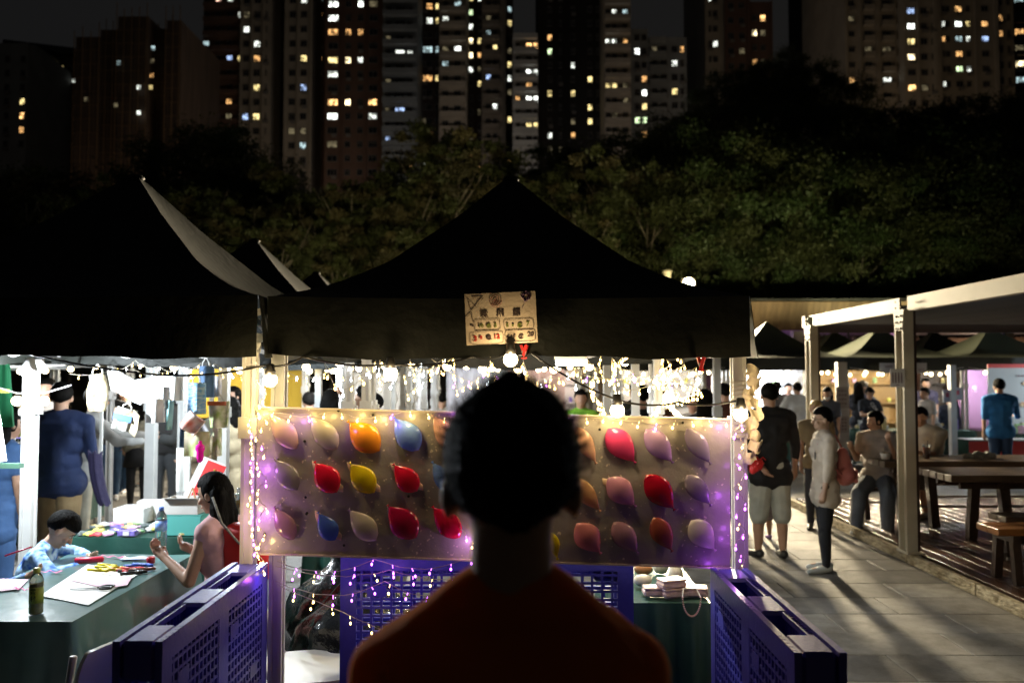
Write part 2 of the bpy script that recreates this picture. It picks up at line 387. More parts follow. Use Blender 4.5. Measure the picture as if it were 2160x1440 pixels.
for i, (x0, x1, y) in enumerate(((4.1, 6.3, 15.45), (6.4, 8.6, 15.45), (8.7, 10.9, 15.45), (-.5, 1.7, 15.45), (1.8, 4.0, 15.45), (4.1, 6.3, 17.7), (6.4, 8.6, 17.7), (8.7, 10.9, 17.7))):
    glob_row('bulb string under the valance of far stall row, %s' % ('behind the man in black', 'beside the pergola post', 'above the blue shirt', 'behind the thrower', 'behind the festoon post', 'at the rear near the white shirt', 'at the rear by the post', 'at the rear right')[i], (x0, y, 1.93), (x1, y, 1.93), 6, .10, 0, .035)
# ------------------------------------------------------------------ price sign
YS = 3.30
p00, p10, p01 = P(985, 730, YS), P(1135, 722, YS), P(979, 622, YS)
sg_c = (P(1135, 722, YS)+P(979, 620, YS))/2
sw, sh = (p10-p00).length, (p01-p00).length
t = thing('price_sign', 'hand drawn card price sign hung on the front of the tent roof', 'sign', sg_c, 0)
t.rotation_euler = (0, -R(2.6), 0)
MB().grid(lambda u, v: ((u-.5)*sw, .0008*math.sin(u*4), (v-.5)*sh), 8, 6, thick=.002, nrm=(0, 1, 0)).build('card', M('card', (.62, .52, .40), .75, c2=(.55, .45, .34), sc=8, bump=.15), t)
ink = M('black_ink', (.05, .03, .03), .7); ing = M('olive_ink', (.14, .17, .03), .7); inr = M('red_ink', (.45, .03, .02), .7); inp = M('purple_ink', (.16, .09, .17), .7)
def sgp(u, v): return Vector(((u/2057*200-100+1)*sw/156*1.0, -.0022, (72-(v/1440*140))*sh/108*1.0))
def stext(s, u, v, size, m, nm='lettering', bold=.0008): put_text(nm, s, size, m, t, sgp(u, v), bold=bold)
for ch, u in (('掟', 650), ('飛', 1010), ('鏢', 1370)): stext(ch, u, 650, .033, ink, bold=.0003)
for s, u, v, sz, m in (('10', 560, 890, .022, ing), ('@', 740, 890, .021, ing), ('3', 885, 895, .025, ing), ('2', 1150, 900, .021, ing), ('0', 1275, 905, .016, ing), ('@', 1430, 905, .021, ing), ('7', 1610, 890, .027, ing),
                       ('3', 420, 1160, .034, inr), ('0', 550, 1140, .022, inr), ('@', 730, 1140, .022, ink), ('12', 905, 1140, .027, inr),
                       ('4', 1155, 1160, .023, ink), ('0', 1295, 1140, .020, ink), ('@', 1440, 1150, .022, ink), ('20', 1660, 1120, .027, ink), ('=', 370, 880, .018, ink)):
    stext(s, u, v, sz, m)
mb = MB()
def ring(u0, v0, u1, v1, k):
    pts = []
    for i in range(33):
        a = 2*math.pi*i/32; cx, cy_ = (u0+u1)/2, (v0+v1)/2
        x = abs(math.cos(a))**.28*math.copysign(1, math.cos(a)); y = abs(math.sin(a))**.28*math.copysign(1, math.sin(a))
        pts.append(sgp(cx+x*(u1-u0)/2+7*math.sin(k+i*1.3), cy_+y*(v1-v0)/2+6*math.sin(k*2+i)))
    mb.tube(pts, .0009, 4, cap=False)
ring(425, 765, 990, 1000, 1); ring(1080, 780, 1740, 1010, 2); ring(320, 1020, 1050, 1290, 3); ring(1090, 1010, 1770, 1260, 4)
for a, b in (((240, 240), (490, 490)), ((310, 330), (370, 600)), ((370, 600), (400, 800)), ((400, 280), (640, 280)), ((640, 280), (380, 560)), ((230, 700), (350, 600))):
    mb.bar(sgp(*a), sgp(*b), .0018, .001)
mb.build('pen_line', ink, t)
mb = MB()
for rr in (130, 85, 40): mb.tube([sgp(915+rr*math.cos(a*.3), 365+rr*math.sin(a*.3)) for a in range(22)], .0012, 4)
mb.build('drawn_target', inr if 0 else M('maroon_ink', (.25, .06, .06), .7), t)
mb = MB(); rnd.seed(5)
mb.tube([sgp(1600+(60+50*rnd.random())*math.cos(a*1.9)*1.15, 290+(60+60*rnd.random())*math.sin(a*1.9)) for a in range(60)], .0014, 4)
mb.bar(sgp(1550, 470), sgp(1500, 550), .003, .001); mb.build('drawn_flower', inp, t)

# ------------------------------------------------------------------ the balloon board
YB = 3.385
bt, bb = 1.8-(71.5/1680*YB), 0
A = P(541, 858, YB); B_ = P(1541, 884, YB); C_ = P(1541, 1196, YB); D_ = P(541, 1166, YB)
board = thing('dart_board', 'long plastic wrapped board of stuck-on balloons under the tent front', 'game board', (0, YB, 0))
nvec = Vector((0, 1, 0))
def bd(u, v, dy=0):
    p = A.lerp(B_, u).lerp(D_.lerp(C_, u), v); return Vector((p.x, dy, p.z))
def bdw(px, py, dy=0):
    q = P(px, py, YB); return Vector((q.x, YB+dy, q.z))
# board material: dull card behind wrinkled clear film with bright specks
mB = M('film_wrapped_board', (.40, .37, .365), .38, c2=(.33, .305, .30), sc=2.5, bump=.22, bs=22, coat=.5)
t_ = mB.node_tree; b_ = t_.nodes['Principled BSDF']
vo = t_.nodes.new('ShaderNodeTexVoronoi'); vo.inputs['Scale'].default_value = 42; n3 = t_.nodes.new('ShaderNodeTexNoise'); n3.inputs['Scale'].default_value = 3.2; n3.inputs['Detail'].default_value = 3
co_ = t_.nodes.new('ShaderNodeTexCoord'); mt = t_.nodes.new('ShaderNodeMath'); mt.operation = 'LESS_THAN'; mt.inputs[1].default_value = .18
mt2 = t_.nodes.new('ShaderNodeMath'); mt2.operation = 'GREATER_THAN'; mt2.inputs[1].default_value = .47; mu = t_.nodes.new('ShaderNodeMath'); mu.operation = 'MULTIPLY'
nd = t_.nodes.new('ShaderNodeTexNoise'); nd.inputs['Scale'].default_value = 30; mv = t_.nodes.new('ShaderNodeMix'); mv.data_type = 'VECTOR'; mv.inputs[0].default_value = .035
t_.links.new(co_.outputs['Object'], nd.inputs['Vector']); t_.links.new(co_.outputs['Object'], mv.inputs[4]); t_.links.new(nd.outputs['Color'], mv.inputs[5])
t_.links.new(mv.outputs[1], vo.inputs['Vector']); t_.links.new(co_.outputs['Object'], n3.inputs['Vector'])
t_.links.new(vo.outputs['Distance'], mt.inputs[0]); t_.links.new(n3.outputs['Fac'], mt2.inputs[0]); t_.links.new(mt.outputs[0], mu.inputs[0]); t_.links.new(mt2.outputs[0], mu.inputs[1])
mxc = t_.nodes.new('ShaderNodeMix'); mxc.data_type = 'RGBA'; src = [l for l in t_.links if l.to_socket == b_.inputs['Base Color']][0].from_socket
t_.links.new(mu.outputs[0], mxc.inputs[0]); t_.links.new(src, mxc.inputs[6]); mxc.inputs[7].default_value = (.80, .72, .60, 1); t_.links.new(mxc.outputs[2], b_.inputs['Base Color'])
MB().grid(lambda u, v: bd(u, v, .004*math.sin(u*7)*math.sin(v*3)+.002*math.sin(u*23+v*9)), 40, 14, thick=.02, nrm=nvec).build('panel', mB, board, True)
mb = MB()
for a, b in ((bd(0, 0, -.004), bd(1, 0, -.004)), (bd(0, 1, -.004), bd(1, 1, -.004))): mb.bar(a, b, .03, .006)
mb.build('edge_tape', M('clear_tape', (.55, .48, .40), .3), board)
for (px, py) in ((643, 930), (714, 866), (787, 875), (587, 969), (645, 1048), (648, 1081), (582, 1073), (559, 1125), (726, 1149), (862, 1046), (1440, 891), (647, 1083), (1180, 1060), (1265, 905)):
    q = bdw(px, py); MB().ball((q.x, -.004, q.z), (.006, .003, .006), 8, 4).build('dart_hole', m_black, board)

BAL = [ # px, py, w, h, angle(tail direction deg from up, +ccw), colour, label
 (602, 911, 56, 78, 37, 'pale_pink', 'pale pink balloon, first of the top row at the left edge'), (686, 913, 56, 76, 40, 'cream', 'greyish cream balloon, second of the top row beside the purple glow'),
 (771, 921, 60, 76, 47, 'orange', 'bright orange balloon in the top row, between cream and blue ones'), (860, 916, 58, 72, 37, 'sky_blue', 'light blue balloon in the top row left of the head'),
 (940, 914, 54, 74, 34, 'peach', 'peach balloon in the top row, touching the head outline'),
 (1234, 935, 44, 72, 209, 'peach', 'peach balloon in the top row just right of the head'), (1308, 937, 58, 76, 219, 'hot_pink', 'hot pink balloon with glare in the top row, right part'),
 (1387, 937, 50, 74, 219, 'lilac', 'plain lilac balloon in the top row, third from the right post'), (1470, 937, 50, 74, 214, 'clear_lilac', 'see-through lilac balloon at the right end of the top row'),
 (607, 1001, 52, 68, 37, 'clear_grey', 'clear grey balloon, leftmost in the middle row'), (691, 1007, 54, 66, 37, 'red', 'red balloon with pink shine, second in the middle row'),
 (767, 1008, 58, 68, 40, 'yellow', 'yellow balloon in the middle row'), (858, 1008, 56, 62, 42, 'red', 'deep red balloon between the yellow one and the head'),
 (936, 1008, 46, 66, 34, 'sky_blue', 'blue balloon half behind the ear, in the middle row'),
 (1236, 1040, 44, 72, 219, 'peach_or', 'apricot balloon in the middle row just right of the head'), (1308, 1034, 56, 68, 224, 'pink', 'flat pink balloon in the middle row, under the hot pink one'),
 (1389, 1034, 56, 78, 219, 'dark_red', 'dark red balloon in the middle row, right part'), (1470, 1030, 50, 66, 219, 'clear_lilac', 'see-through violet balloon at the right end of the middle row'),
 (603, 1104, 50, 66, 32, 'mauve', 'mauve balloon, leftmost in the bottom row beside a purple light'), (692, 1110, 50, 56, 32, 'blue', 'round darker blue balloon in the bottom row'),
 (768, 1107, 54, 72, 42, 'cream', 'dull whitish balloon in the middle of the left bottom row'), (851, 1100, 60, 76, 42, 'crimson', 'crimson balloon in the bottom row, darker of the two'),
 (944, 1101, 58, 72, 42, 'crimson_b', 'bright crimson balloon in the bottom row next to the neck'),
 (1168, 1146, 26, 46, 194, 'yellow', 'yellow balloon just showing beside the neck'), (1239, 1131, 54, 66, 219, 'salmon', 'salmon pink balloon in the bottom row, right of the neck'),
 (1317, 1130, 48, 68, 219, 'mauve', 'dull mauve balloon in the bottom right row, between salmon and brick red'), (1395, 1122, 50, 66, 209, 'brick', 'brick red balloon in the bottom row'),
 (1479, 1125, 52, 66, 219, 'white_b', 'white balloon at the right end of the bottom row')]
BC = dict(pale_pink=(.78, .55, .50), cream=(.62, .58, .50), orange=(.95, .38, .03), sky_blue=(.22, .38, .85), peach=(.85, .52, .38), hot_pink=(.95, .08, .28), lilac=(.58, .38, .72), clear_lilac=(.40, .33, .50),
          clear_grey=(.36, .34, .36), red=(.72, .01, .05), yellow=(.80, .66, .01), peach_or=(.85, .48, .25), pink=(.75, .36, .55), dark_red=(.50, .005, .03), mauve=(.48, .27, .36), blue=(.08, .17, .62),
          crimson=(.45, .005, .06), crimson_b=(.80, .01, .08), salmon=(.75, .28, .30), brick=(.42, .10, .07), white_b=(.80, .76, .70))
k = YB/1680
for (px, py, w, h, ang, cn, lb) in BAL:
    q = bdw(px, py, -.017); o = thing('balloon', lb, 'balloon', q, 0, 'balloons stuck on the dart board')
    m = M('latex_'+cn, BC[cn], .09, c2=tuple(x*.82 for x in BC[cn]), sc=12, coat=1, tl=.28)
    rot = Matrix.Rotation(-R(ang)*1, 3, 'Y')
    hh, ww = h*k*.56, w*k*.5
    pr = [(.001, -hh)]
    for i in range(1, 13):
        s = i/13; z = -hh+2*hh*s; r = ww*(.94+.10*math.sin(px*1.7+py))*math.sin(math.pi*s**(.90+.05*math.sin(px+py*.7)))**.74*(1-.20*max(0, s-.45)**1.2*1.6)
        pr.append((r, z))
    pr.append((.004, hh*1.02))
    mb = MB(); mb.lathe(pr, (0, 0, 0), 22, rot=rot, sy=.40); mb.build('skin', m, o, True)
    kp = rot @ Vector((0, 0, hh*1.05)); MB().lathe([(.0055, 0), (.002, .004), (.008, .014)], kp-rot @ Vector((0, 0, .005)), 8, rot=rot).build('knot', m, o, True)
    if cn in ('red', 'blue', 'pink') or (px, py) == (767, 1008):
        fs = rot @ Vector((0, 0, hh*.72)); MB().lathe([(.001, -.028), (.018, -.012), (.013, .012), (.001, .034)], fs+Vector((-.012, .012, 0)), 8, rot=rot, sy=.2).build('paper_scrap', M('peach_scrap', (.78, .55, .40), .7), o, True)
        MB().lathe([(.001, -.028), (.015, -.01), (.012, .014), (.001, .03)], rot @ Vector((.018, .012, -hh*.8)), 8, rot=rot, sy=.2).build('paper_scrap', M('peach_scrap'), o, True)
# string lights pinned on the board
def fairy(label, pts, cols, sgd=.0, every=.07, wire=.0016, seed=0, drop=.022, lights=(), parent=None, wmat=None, r=.0045):
    rr = random.Random(seed); o = thing('fairy_lights', label, 'string light', (0, 0, 0), 0, 'strings of tiny fairy lights')
    path = []
    for a, b in zip(pts, pts[1:]): path += sag(a, b, sgd, 8)[:-1]
    path.append(Vector(pts[-1]))
    path = [p+Vector((rr.uniform(-.004, .004), rr.uniform(-.003, .003), rr.uniform(-.004, .004))) for p in path]
    MB().tube(path, wire, 5).build('wire', wmat or M('clear_wire', (.42, .38, .30), .4), o)
    mbs = {}; d = 0; i = 0
    for a, b in zip(path, path[1:]):
        L = (b-a).length; d += L
        while d > every:
            d -= every; p = b.lerp(a, min(1, d/max(L, 1e-6))); c = cols[i % len(cols)]; i += 1
            v = Vector((rr.uniform(-.5, .5), rr.uniform(-.3, .1), -1)).normalized()*drop*rr.uniform(.6, 1.2)
            m_ = mbs.setdefault(c, MB()); m_.tube([p, p+v*.4], .0012, 4); m_.ball(p+v, (r, r, r*1.6), 8, 5)
    for c, m_ in mbs.items():
        b = m_.build('bulb', {'w': e_warm, 'p': e_purp, 'c': e_white}[c], o, True); b['kind'] = 'stuff'
    for (p, w, c) in lights: light('led_light', p, w, {'w': (1, .72, .22), 'p': PURP, 'c': COOL}[c], .012, o)
    return o
yb = YB-.02
L_ = lambda px, py, dy=-.06: bdw(px, py, dy)
fairy('warm and purple lights strung along the top edge of the balloon board', [L_(545, 862, -.02), L_(640, 880, -.025), L_(700, 868, -.02), L_(775, 882, -.025), L_(860, 866, -.02), L_(950, 880, -.02), L_(1060, 870, -.02), L_(1290, 884, -.02), L_(1385, 893, -.02), L_(1480, 884, -.02), L_(1540, 890, -.02)], 'wwpww', 0, .075, seed=3,
      lights=[(L_(655, 876), 0.20, 'w'), (L_(698, 880), 0.18, 'w'), (L_(760, 880), 0.28, 'w'), (L_(806, 888), 0.28, 'w'), (L_(865, 880), 0.32, 'w'), (L_(632, 890), 0.11, 'p'), (L_(742, 905), 0.06, 'p'), (L_(835, 890), 0.07, 'p'), (L_(955, 870), 0.07, 'p'), (L_(1384, 888), 0.32, 'w'), (L_(1478, 888), 0.28, 'w'), (L_(1290, 880), 0.50, 'w'), (L_(1523, 902), 0.12, 'p'), (L_(550, 872), 0.32, 'w'), (L_(1050, 885), 0.24, 'w')])
fairy('lights wound down the left post of the balloon tent', [P(552+(10 if i % 2 else -14), 800+i*30, 3.31) for i in range(14)]+[P(545, 1215, 3.31)], 'wwwp', 0, .05, seed=5,
      lights=[(P(532, 1165, 3.26), 0.44, 'w'), (P(540, 870, 3.28), 0.50, 'w'), (L_(556, 992), .30, 'p'), (L_(556, 1092), .30, 'p'), (P(565, 1222, 3.26), 0.19, 'p'), (P(524, 1090, 3.3), 0.24, 'w')])
fairy('second strand hanging straight beside the left post', [P(528, 870, 3.34), P(531, 960, 3.34), P(529, 1050, 3.34), P(533, 1130, 3.34), P(546, 1180, 3.34)], 'wwpw', 0, .028, seed=6)
fairy('purple and warm lights wound down the right post', [P(1562+(12 if i % 2 else -14), 850+i*30, 3.33) for i in range(13)]+[P(1560, 1210, 3.33)], 'pppw', 0, .06, seed=8,
      lights=[(L_(1524, 1050), 0.105, 'p'), (P(1568, 1000, 3.27), 0.061, 'p'), (P(1570, 1090, 3.27), 0.105, 'p'), (P(1552, 1160, 3.27), 0.105, 'p'), (L_(1500, 1196, -.05), 0.077, 'p'), (L_(1534, 1118), 0.077, 'p')])
fairy('single strand with a purple light crossing behind the neck at the board foot', [L_(971, 1108, -.03), L_(1000, 1142, -.03), L_(1040, 1150, -.03), L_(1100, 1170, -.03)], 'pw', 0, .05, seed=12, lights=[(L_(988, 1146), 0.19, 'p'), (L_(1003, 1146), 0.20, 'w')])
yl = 3.42
for i, (a, b, s) in enumerate((((583, 1184), (1000, 1170), .05), ((583, 1194), (1060, 1212), .03), ((580, 1222), (1040, 1232), .06), ((583, 1232), (860, 1350), .0))):
    fairy('slack light strand below the board, %s' % ('uppermost, nearest the board edge', 'second one down', 'third one down, mostly purple', 'lowest, slanting down to the right')[i], [P(a[0], a[1], yl), P((a[0]+b[0])/2, (a[1]+b[1])/2, yl), P(b[0], b[1], yl)], ('pp', 'pwp', 'pwpp', 'w')[i], s, .085, seed=20+i, drop=.035, r=.0042,
          lights=[(P((a[0]+b[0])/2, (a[1]+b[1])/2+10, yl-.05), .10, 'pppw'[i])])
# tangled fairy strings under the canopies
rnd.seed(21)
for i in range(8):
    x0 = -.98+i*.245; y0 = rnd.uniform(3.6, 5.2)
    pts = [(x0+rnd.uniform(-.1, .1)+j*rnd.uniform(.08, .2), y0+j*.06, 1.93-rnd.uniform(0, .16)-(.08 if j % 2 else 0)) for j in range(6)]
    pts = [(min(.98, p[0]), p[1], p[2]) for p in pts]
    fairy('tangle of warm lights under the balloon tent roof, %s' % ('above the board\'s left end', 'above the cream balloon', 'above the orange balloon', 'left of the thrower\'s head', 'right over the thrower\'s head', 'right of the thrower\'s head', 'above the hot pink balloon', 'above the lilac balloons')[i], pts, 'wwwwp' if i % 3 else 'wwc', .03, .055, seed=40+i, drop=.03, r=.006, lights=[(Vector(pts[2])-Vector((0, .02, .05)), 1.00, 'w')] if i % 2 else ())
for i in range(4):
    x0 = .40+i*.15; pts = [(x0+rnd.uniform(-.06, .06), 3.9+rnd.uniform(-.2, .5), 1.92-.07*j) for j in range(6)]
    fairy('bunch of lights above the board\'s right half, %s' % ('first from the head', 'second from the head', 'third from the head', 'nearest the right post')[i], pts, 'w', .0, .04, seed=60+i, drop=.025, r=.0055, lights=[(Vector(pts[3]), 1.60, 'w')])
for i in range(5):
    x0 = -2.9+i*.4; pts = [(x0+j*.16, 5.3+rnd.uniform(-.2, .2), 1.90-rnd.uniform(0, .12)) for j in range(6)]
    fairy('loose white lights under the craft tent roof, %s' % ('above the bright post', 'above the navy sweater', 'over the crumpled white cloth', 'over the black backpack', 'over the knitted bag')[i], pts, 'wc', .03, .07, seed=80+i, drop=.02)
# curtain of blue-white lights at the far stall
for i in range(10):
    fairy('strand of a blue white light curtain at the far stall, left of the white T-shirt', [(5.05+i*.07, 17.3, 1.95), (5.05+i*.07, 17.3, 1.05)], 'c', 0, .09, seed=100+i, drop=.01, r=.016)

# paper bags and cloth scraps wound on the right post head
o = thing('fabric_garland', 'cream rag and cable bundle tied round the right tent post head', 'decoration', P(1585, 830, 3.42))
rnd.seed(9)
for i in range(9):
    mb = MB(); z0 = .12-.045*i
    mb.grid(lambda u, v, z0=z0, i=i: ((u-.5)*.055+.006*math.sin(i+v*5)+.012*math.sin(i*2.1), -.02+.012*math.sin(u*7+i), z0-v*.05+.01*math.sin(u*5+i*2)), 5, 5, thick=.002, nrm=(0, 1, 0)).build('rag', M('cream_rag', (.66, .58, .42), .8, c2=(.5, .42, .28), sc=9, bump=.4), o, True)
mb = MB()
for i in range(14):
    z = .05-.018*i; mb.tube([(-.05+.03*math.cos(a*.7)-.0, .02+.035*math.sin(a*.7), z+.004*math.sin(a)) for a in range(10)], .0022, 5)
mb.build('wound_wire', M('clear_wire'), o)
for (px, py, lb) in ((1105, 742, 'red plastic clip gripping the canopy edge beside the bright globe'), (1478, 768, 'red spring clamp on the roof frame near the right post')):
    q = P(px, py, 3.37); o = thing('spring_clamp', lb, 'clamp', q); mr = M('red_plastic', (.55, .02, .02), .35)
    MB().bar((-.012, 0, .03), (.008, 0, -.03), .014, .012).build('jaw', mr, o); MB().bar((.012, -.015, .03), (-.004, -.005, -.03), .012, .012).build('jaw', mr, o)
    MB().tube([(-.006, -.01, 0), (.01, .012, 0)], .006, 8).build('spring', m_metal, o)
# cool tube lamp under the second tent
o = thing('tube_lamp', 'short bluish white tube lamp glowing under the tent behind the thrower', 'lamp', P(1203, 765, 5.0))
MB().box((0, 0, .03), (.2, .04, .02)).build('fitting', m_frame, o); MB().tube([(-.09, 0, 0), (.09, 0, 0)], .016, 10).build('tube', e_white, o, True)
light('tube_light', (0, 0, -.06), 0, COOL, parent=o, kind='AREA', size=(.2, .05)).data.energy = 22
# bright cool lamp on the craft tent post
o = thing('clip_lamp', 'blinding cool white lamp clipped on the left tent post', 'lamp', P(62, 778, 4.75))
MB().lathe([(.02, .07), (.03, .05), (.045, 0), (.05, -.02)], (0, 0, 0), 14).build('shade', m_frame, o, True); MB().tube([(0, 0, .06), (-.02, .3, .08), (-.08, .62, .03)], .008, 6).build('arm', m_black, o)
MB().ball((0, -.01, -.02), .036, 14, 8).build('bulb', M('cool_flood', (1, 1, 1), emit=(.82, .92, 1), es=90), o, True)
light('clip_light', (0, -.06, -.09), 170, (.84, .93, 1), .04, o)
o2 = thing('clip_lamp', 'smaller cool lamp just right of the blinding one, above the festoon', 'lamp', P(84, 772, 4.9))
MB().lathe([(.015, .06), (.025, .03), (.03, 0)], (0, 0, 0), 12).build('shade', m_frame, o2, True); MB().ball((0, 0, -.015), .025, 12, 8).build('bulb', e_white, o2, True)
# ------------------------------------------------------------------ pallets
m_pal = M('blue_pallet_plastic', (.055, .055, .40), .36, c2=(.07, .07, .46), sc=4, bump=.1, bs=60, coat=.15)
def pallet(label, x, y, rz, L=1.0, H=1.0, T=.15, seed=0):
    """stands on edge: length along local X, height Z, thickness Y"""
    o = thing('pallet', label, 'pallet', (x, y, FLOORZ), rz, 'blue plastic pallets standing on edge')
    def lattice(yc, nx, nz, bw):
        mb = MB()
        for z in (.035, H-.035): mb.box((0, yc, z), (L, .022, .07))
        for xx in (-L/2+.035, L/2-.035): mb.box((xx, yc, H/2), (.07, .0218, H-.14))
        mb.box((0, yc, H/2), (.09, .0216, H-.14)); mb.box((0, yc, H/2), (L-.14, .0214, .08))
        for i in range(nx): mb.box((-L/2+.07+(L-.14)*(i+.5)/nx, yc, H/2), (bw, .018, H-.14))
        for j in range(nz): mb.box((0, yc, .07+(H-.14)*(j+.5)/nz), (L-.14, .017, bw))
        for i in range(4):
            for j in range(4):
                if (i+j) % 2: mb.box((-L/2+.16+(L-.32)*i/3, yc, .16+(H-.32)*j/3), (.085, .0205, .05))
        return mb
    lattice(-T/2+.011, 26, 24, .010).build('deck_lattice', m_pal, o); lattice(T/2-.011, 12, 12, .014).build('deck_lattice', m_pal, o)
    for i in range(3):
        for j in range(3):
            bw = .17 if i != 1 else .20; xx = (-L/2+bw/2+.002, 0, L/2-bw/2-.002)[i]; zz = (.06, H/2, H-.062)[j]
            mb = MB(); mb.box((xx, 0, zz), (bw, T-.046, .12), bev=.012)
            if j == 2:
                for q in range(5): mb.box((xx-bw/2+.02+q*(bw-.04)/4, -T/2+.006, H-.004), (.014, .014, .01))
            mb.build('block', m_pal, o)
    for i in (0, 1):   # rib combs in the fork openings
        mb = MB()
        for q in range(12): mb.box(((-.25, .25)[i]*L-.14+q*.025, T/2-.035, H-.06), (.005, .026, .10))
        mb.box(((-.25, .25)[i]*L, T/2-.05, H-.012), (.30, .006, .018)); mb.build('rib_comb', m_pal, o)
    return o
pallet('blue pallet on edge in front at the right, beside the path', .865, 2.82, -R(90), 1.0)
pallet('blue pallet on edge in front at the left, beside the craft table', -1.135, 2.90, R(90), 1.0)
pallet('brighter blue pallet facing front, behind the gap under the balloon board', P(1028, 1200, 3.62).x, 3.62, 0, 1.29, 1.0)

# ------------------------------------------------------------------ furniture: tables, chairs
def table(label, x0, x1, y0, y1, z=.735, cloth=True, cmat=None, clabel=None, drop=.6, group=None):
    o = thing('folding_table', label, 'table', ((x0+x1)/2, (y0+y1)/2, FLOORZ), 0, group or 'folding market tables'); w, d = x1-x0, y1-y0
    MB().box((0, 0, z-FLOORZ-.022), (w-.02, d-.02, .03), bev=.004).build('tabletop', m_frame, o)
    for sx in (-1, 1):
        for sy in (-1, 1): MB().tube([(sx*(w/2-.08), sy*(d/2-.08), z-.05), (sx*(w/2-.05), sy*(d/2-.05), 0)], .013, 8).build('leg', m_metal, o)
    if cloth:
        c = MB(); cm = cmat or m_cloth; zz = z+.002
        c.grid(lambda u, v: (x0+u*w, y0+v*d, zz+.003*math.sin(u*9+v*4)*math.sin(v*7)), 14, 18)
        per = []; N = 22
        cr_ = [(x0, y0), (x1, y0), (x1, y1), (x0, y1), (x0, y0)]
        for (a, b), (e, f) in zip(cr_, cr_[1:]):
            for i in range(N): per.append((a+(e-a)*i/N, b+(f-b)*i/N))
        cx, cyy = (x0+x1)/2, (y0+y1)/2; n_ = len(per); vs = []; K = 7
        for k_ in range(K):
            dd = k_/(K-1)
            for i, (a, b) in enumerate(per):
                nx, ny = a-cx, b-cyy; 
                ox = math.copysign(1, nx) if abs(abs(nx)-w/2) < 1e-6 else 0; oy = math.copysign(1, ny) if abs(abs(ny)-d/2) < 1e-6 else 0
                amp = (.012+.050*dd**1.2)*(.45+.55*math.sin(i*.9+.6*math.sin(i*.21))+.6*math.sin(i*.37+x0)+.25*math.sin(i*1.9+dd*2)) if k_ else 0
                amp = amp+.02*dd
                vs.append((a+ox*amp, b+oy*amp, zz-drop*dd-(0 if k_ else 0)))
        c.add(vs, [(k_*n_+i, (k_+1)*n_+i, (k_+1)*n_+(i+1) % n_, k_*n_+(i+1) % n_) for k_ in range(K-1) for i in range(n_)])
        co = c.build('tablecloth', cm, None, True); tag(co, clabel or 'green cloth on '+label, 'tablecloth', 'green tablecloths')
    return o
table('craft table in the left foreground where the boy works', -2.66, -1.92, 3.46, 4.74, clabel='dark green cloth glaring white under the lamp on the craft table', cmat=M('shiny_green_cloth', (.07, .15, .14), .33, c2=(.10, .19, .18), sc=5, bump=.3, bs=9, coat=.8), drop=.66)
table('goods table behind the craft table, covered with trinkets', -2.95, -2.02, 5.22, 5.95, clabel='green cloth falling from the trinket table behind the water bottle')
table('table at the right inside the balloon tent, with pale pink goods', .50, .90, 3.76, 5.0, z=.735, clabel='dark green cloth hanging to the ground at the right inside the balloon tent', drop=.72)
for i, (x0, x1, y0, y1, lb) in enumerate(((4.25, 6.2, 15.25, 15.95, 'under the white shirt man'), (6.45, 8.6, 15.1, 15.9, 'in front of the reading woman'), (8.9, 11.0, 14.2, 15.0, 'beside the blue shirt man'), (-6.0, -4.95, 7.9, 9.5, 'left of the aisle, with wire racks'), (-.9, .9, 8.2, 8.9, 'second row behind the board'), (-.9, .9, 10.6, 11.3, 'third row behind the board'), (-2.6, -1.4, 8.3, 9.0, 'in the third left tent'), (-1.6, -1.1, 6.0, 7.3, 'with drinks, seen left of the balloon board'), (1.7, 4.0, 15.3, 16.0, 'far across the aisle'), (-.5, 1.6, 15.3, 16.0, 'far behind the thrower'))):
    table('stall table %s' % lb, x0, x1, y0, y1, cmat=m_cloth)
def fold_chair(label, x, y, rz, sc=1):
    o = thing('folding_chair', label, 'chair', (x, y, FLOORZ), rz, 'white folding chairs'); mp = M('chair_plastic', (.72, .68, .58), .4, c2=(.68, .64, .54), sc=5); mf = M('chair_frame', (.55, .52, .46), .4)
    def st(u, v):
        a, b = u*2-1, v*2-1; k = 1-.10*abs(b)**4; return (a*.215*k, b*.21*(1-.08*abs(a)**4), .445-.012*(1-a*a)*(1-b*b)+.004)
    MB().grid(st, 12, 10, thick=-.028, nrm=(0, 0, 1)).build('seat', mp, o, True)
    MB().grid(lambda u, v: ((u-.5)*.40*(1-.1*abs(v*2-1)**3), -.215-.05*v+.03*(2*u-1)**2*-1+.015, .66+v*.20), 10, 6, thick=.018, nrm=(0, -1, 0)).build('backrest', mp, o, True)
    for sx in (-1, 1):
        MB().tube([(sx*.205, -.255, .85), (sx*.21, -.19, .52), (sx*.215, .24, 0)], .0125, 8).build('leg', mf, o, True)
        MB().tube([(sx*.19, .14, .43), (sx*.19, -.22, 0)], .0125, 8).build('leg', mf, o, True)
    MB().tube([(-.215, .17, .09), (.215, .17, .09)], .009, 6).build('stretcher', mf, o); MB().tube([(-.19, -.17, .06), (.19, -.17, .06)], .009, 6).build('stretcher', mf, o)
    return o
fold_chair('white folding chair with its seat seen from above, behind the left pallet end', -.97, 3.74, R(-78))
fold_chair('cream folding chair between craft table and left pallet, half hidden', -1.62, 3.0, R(62))
fold_chair('white folding chair standing back under the balloon tent', -.95, 5.0, R(160))

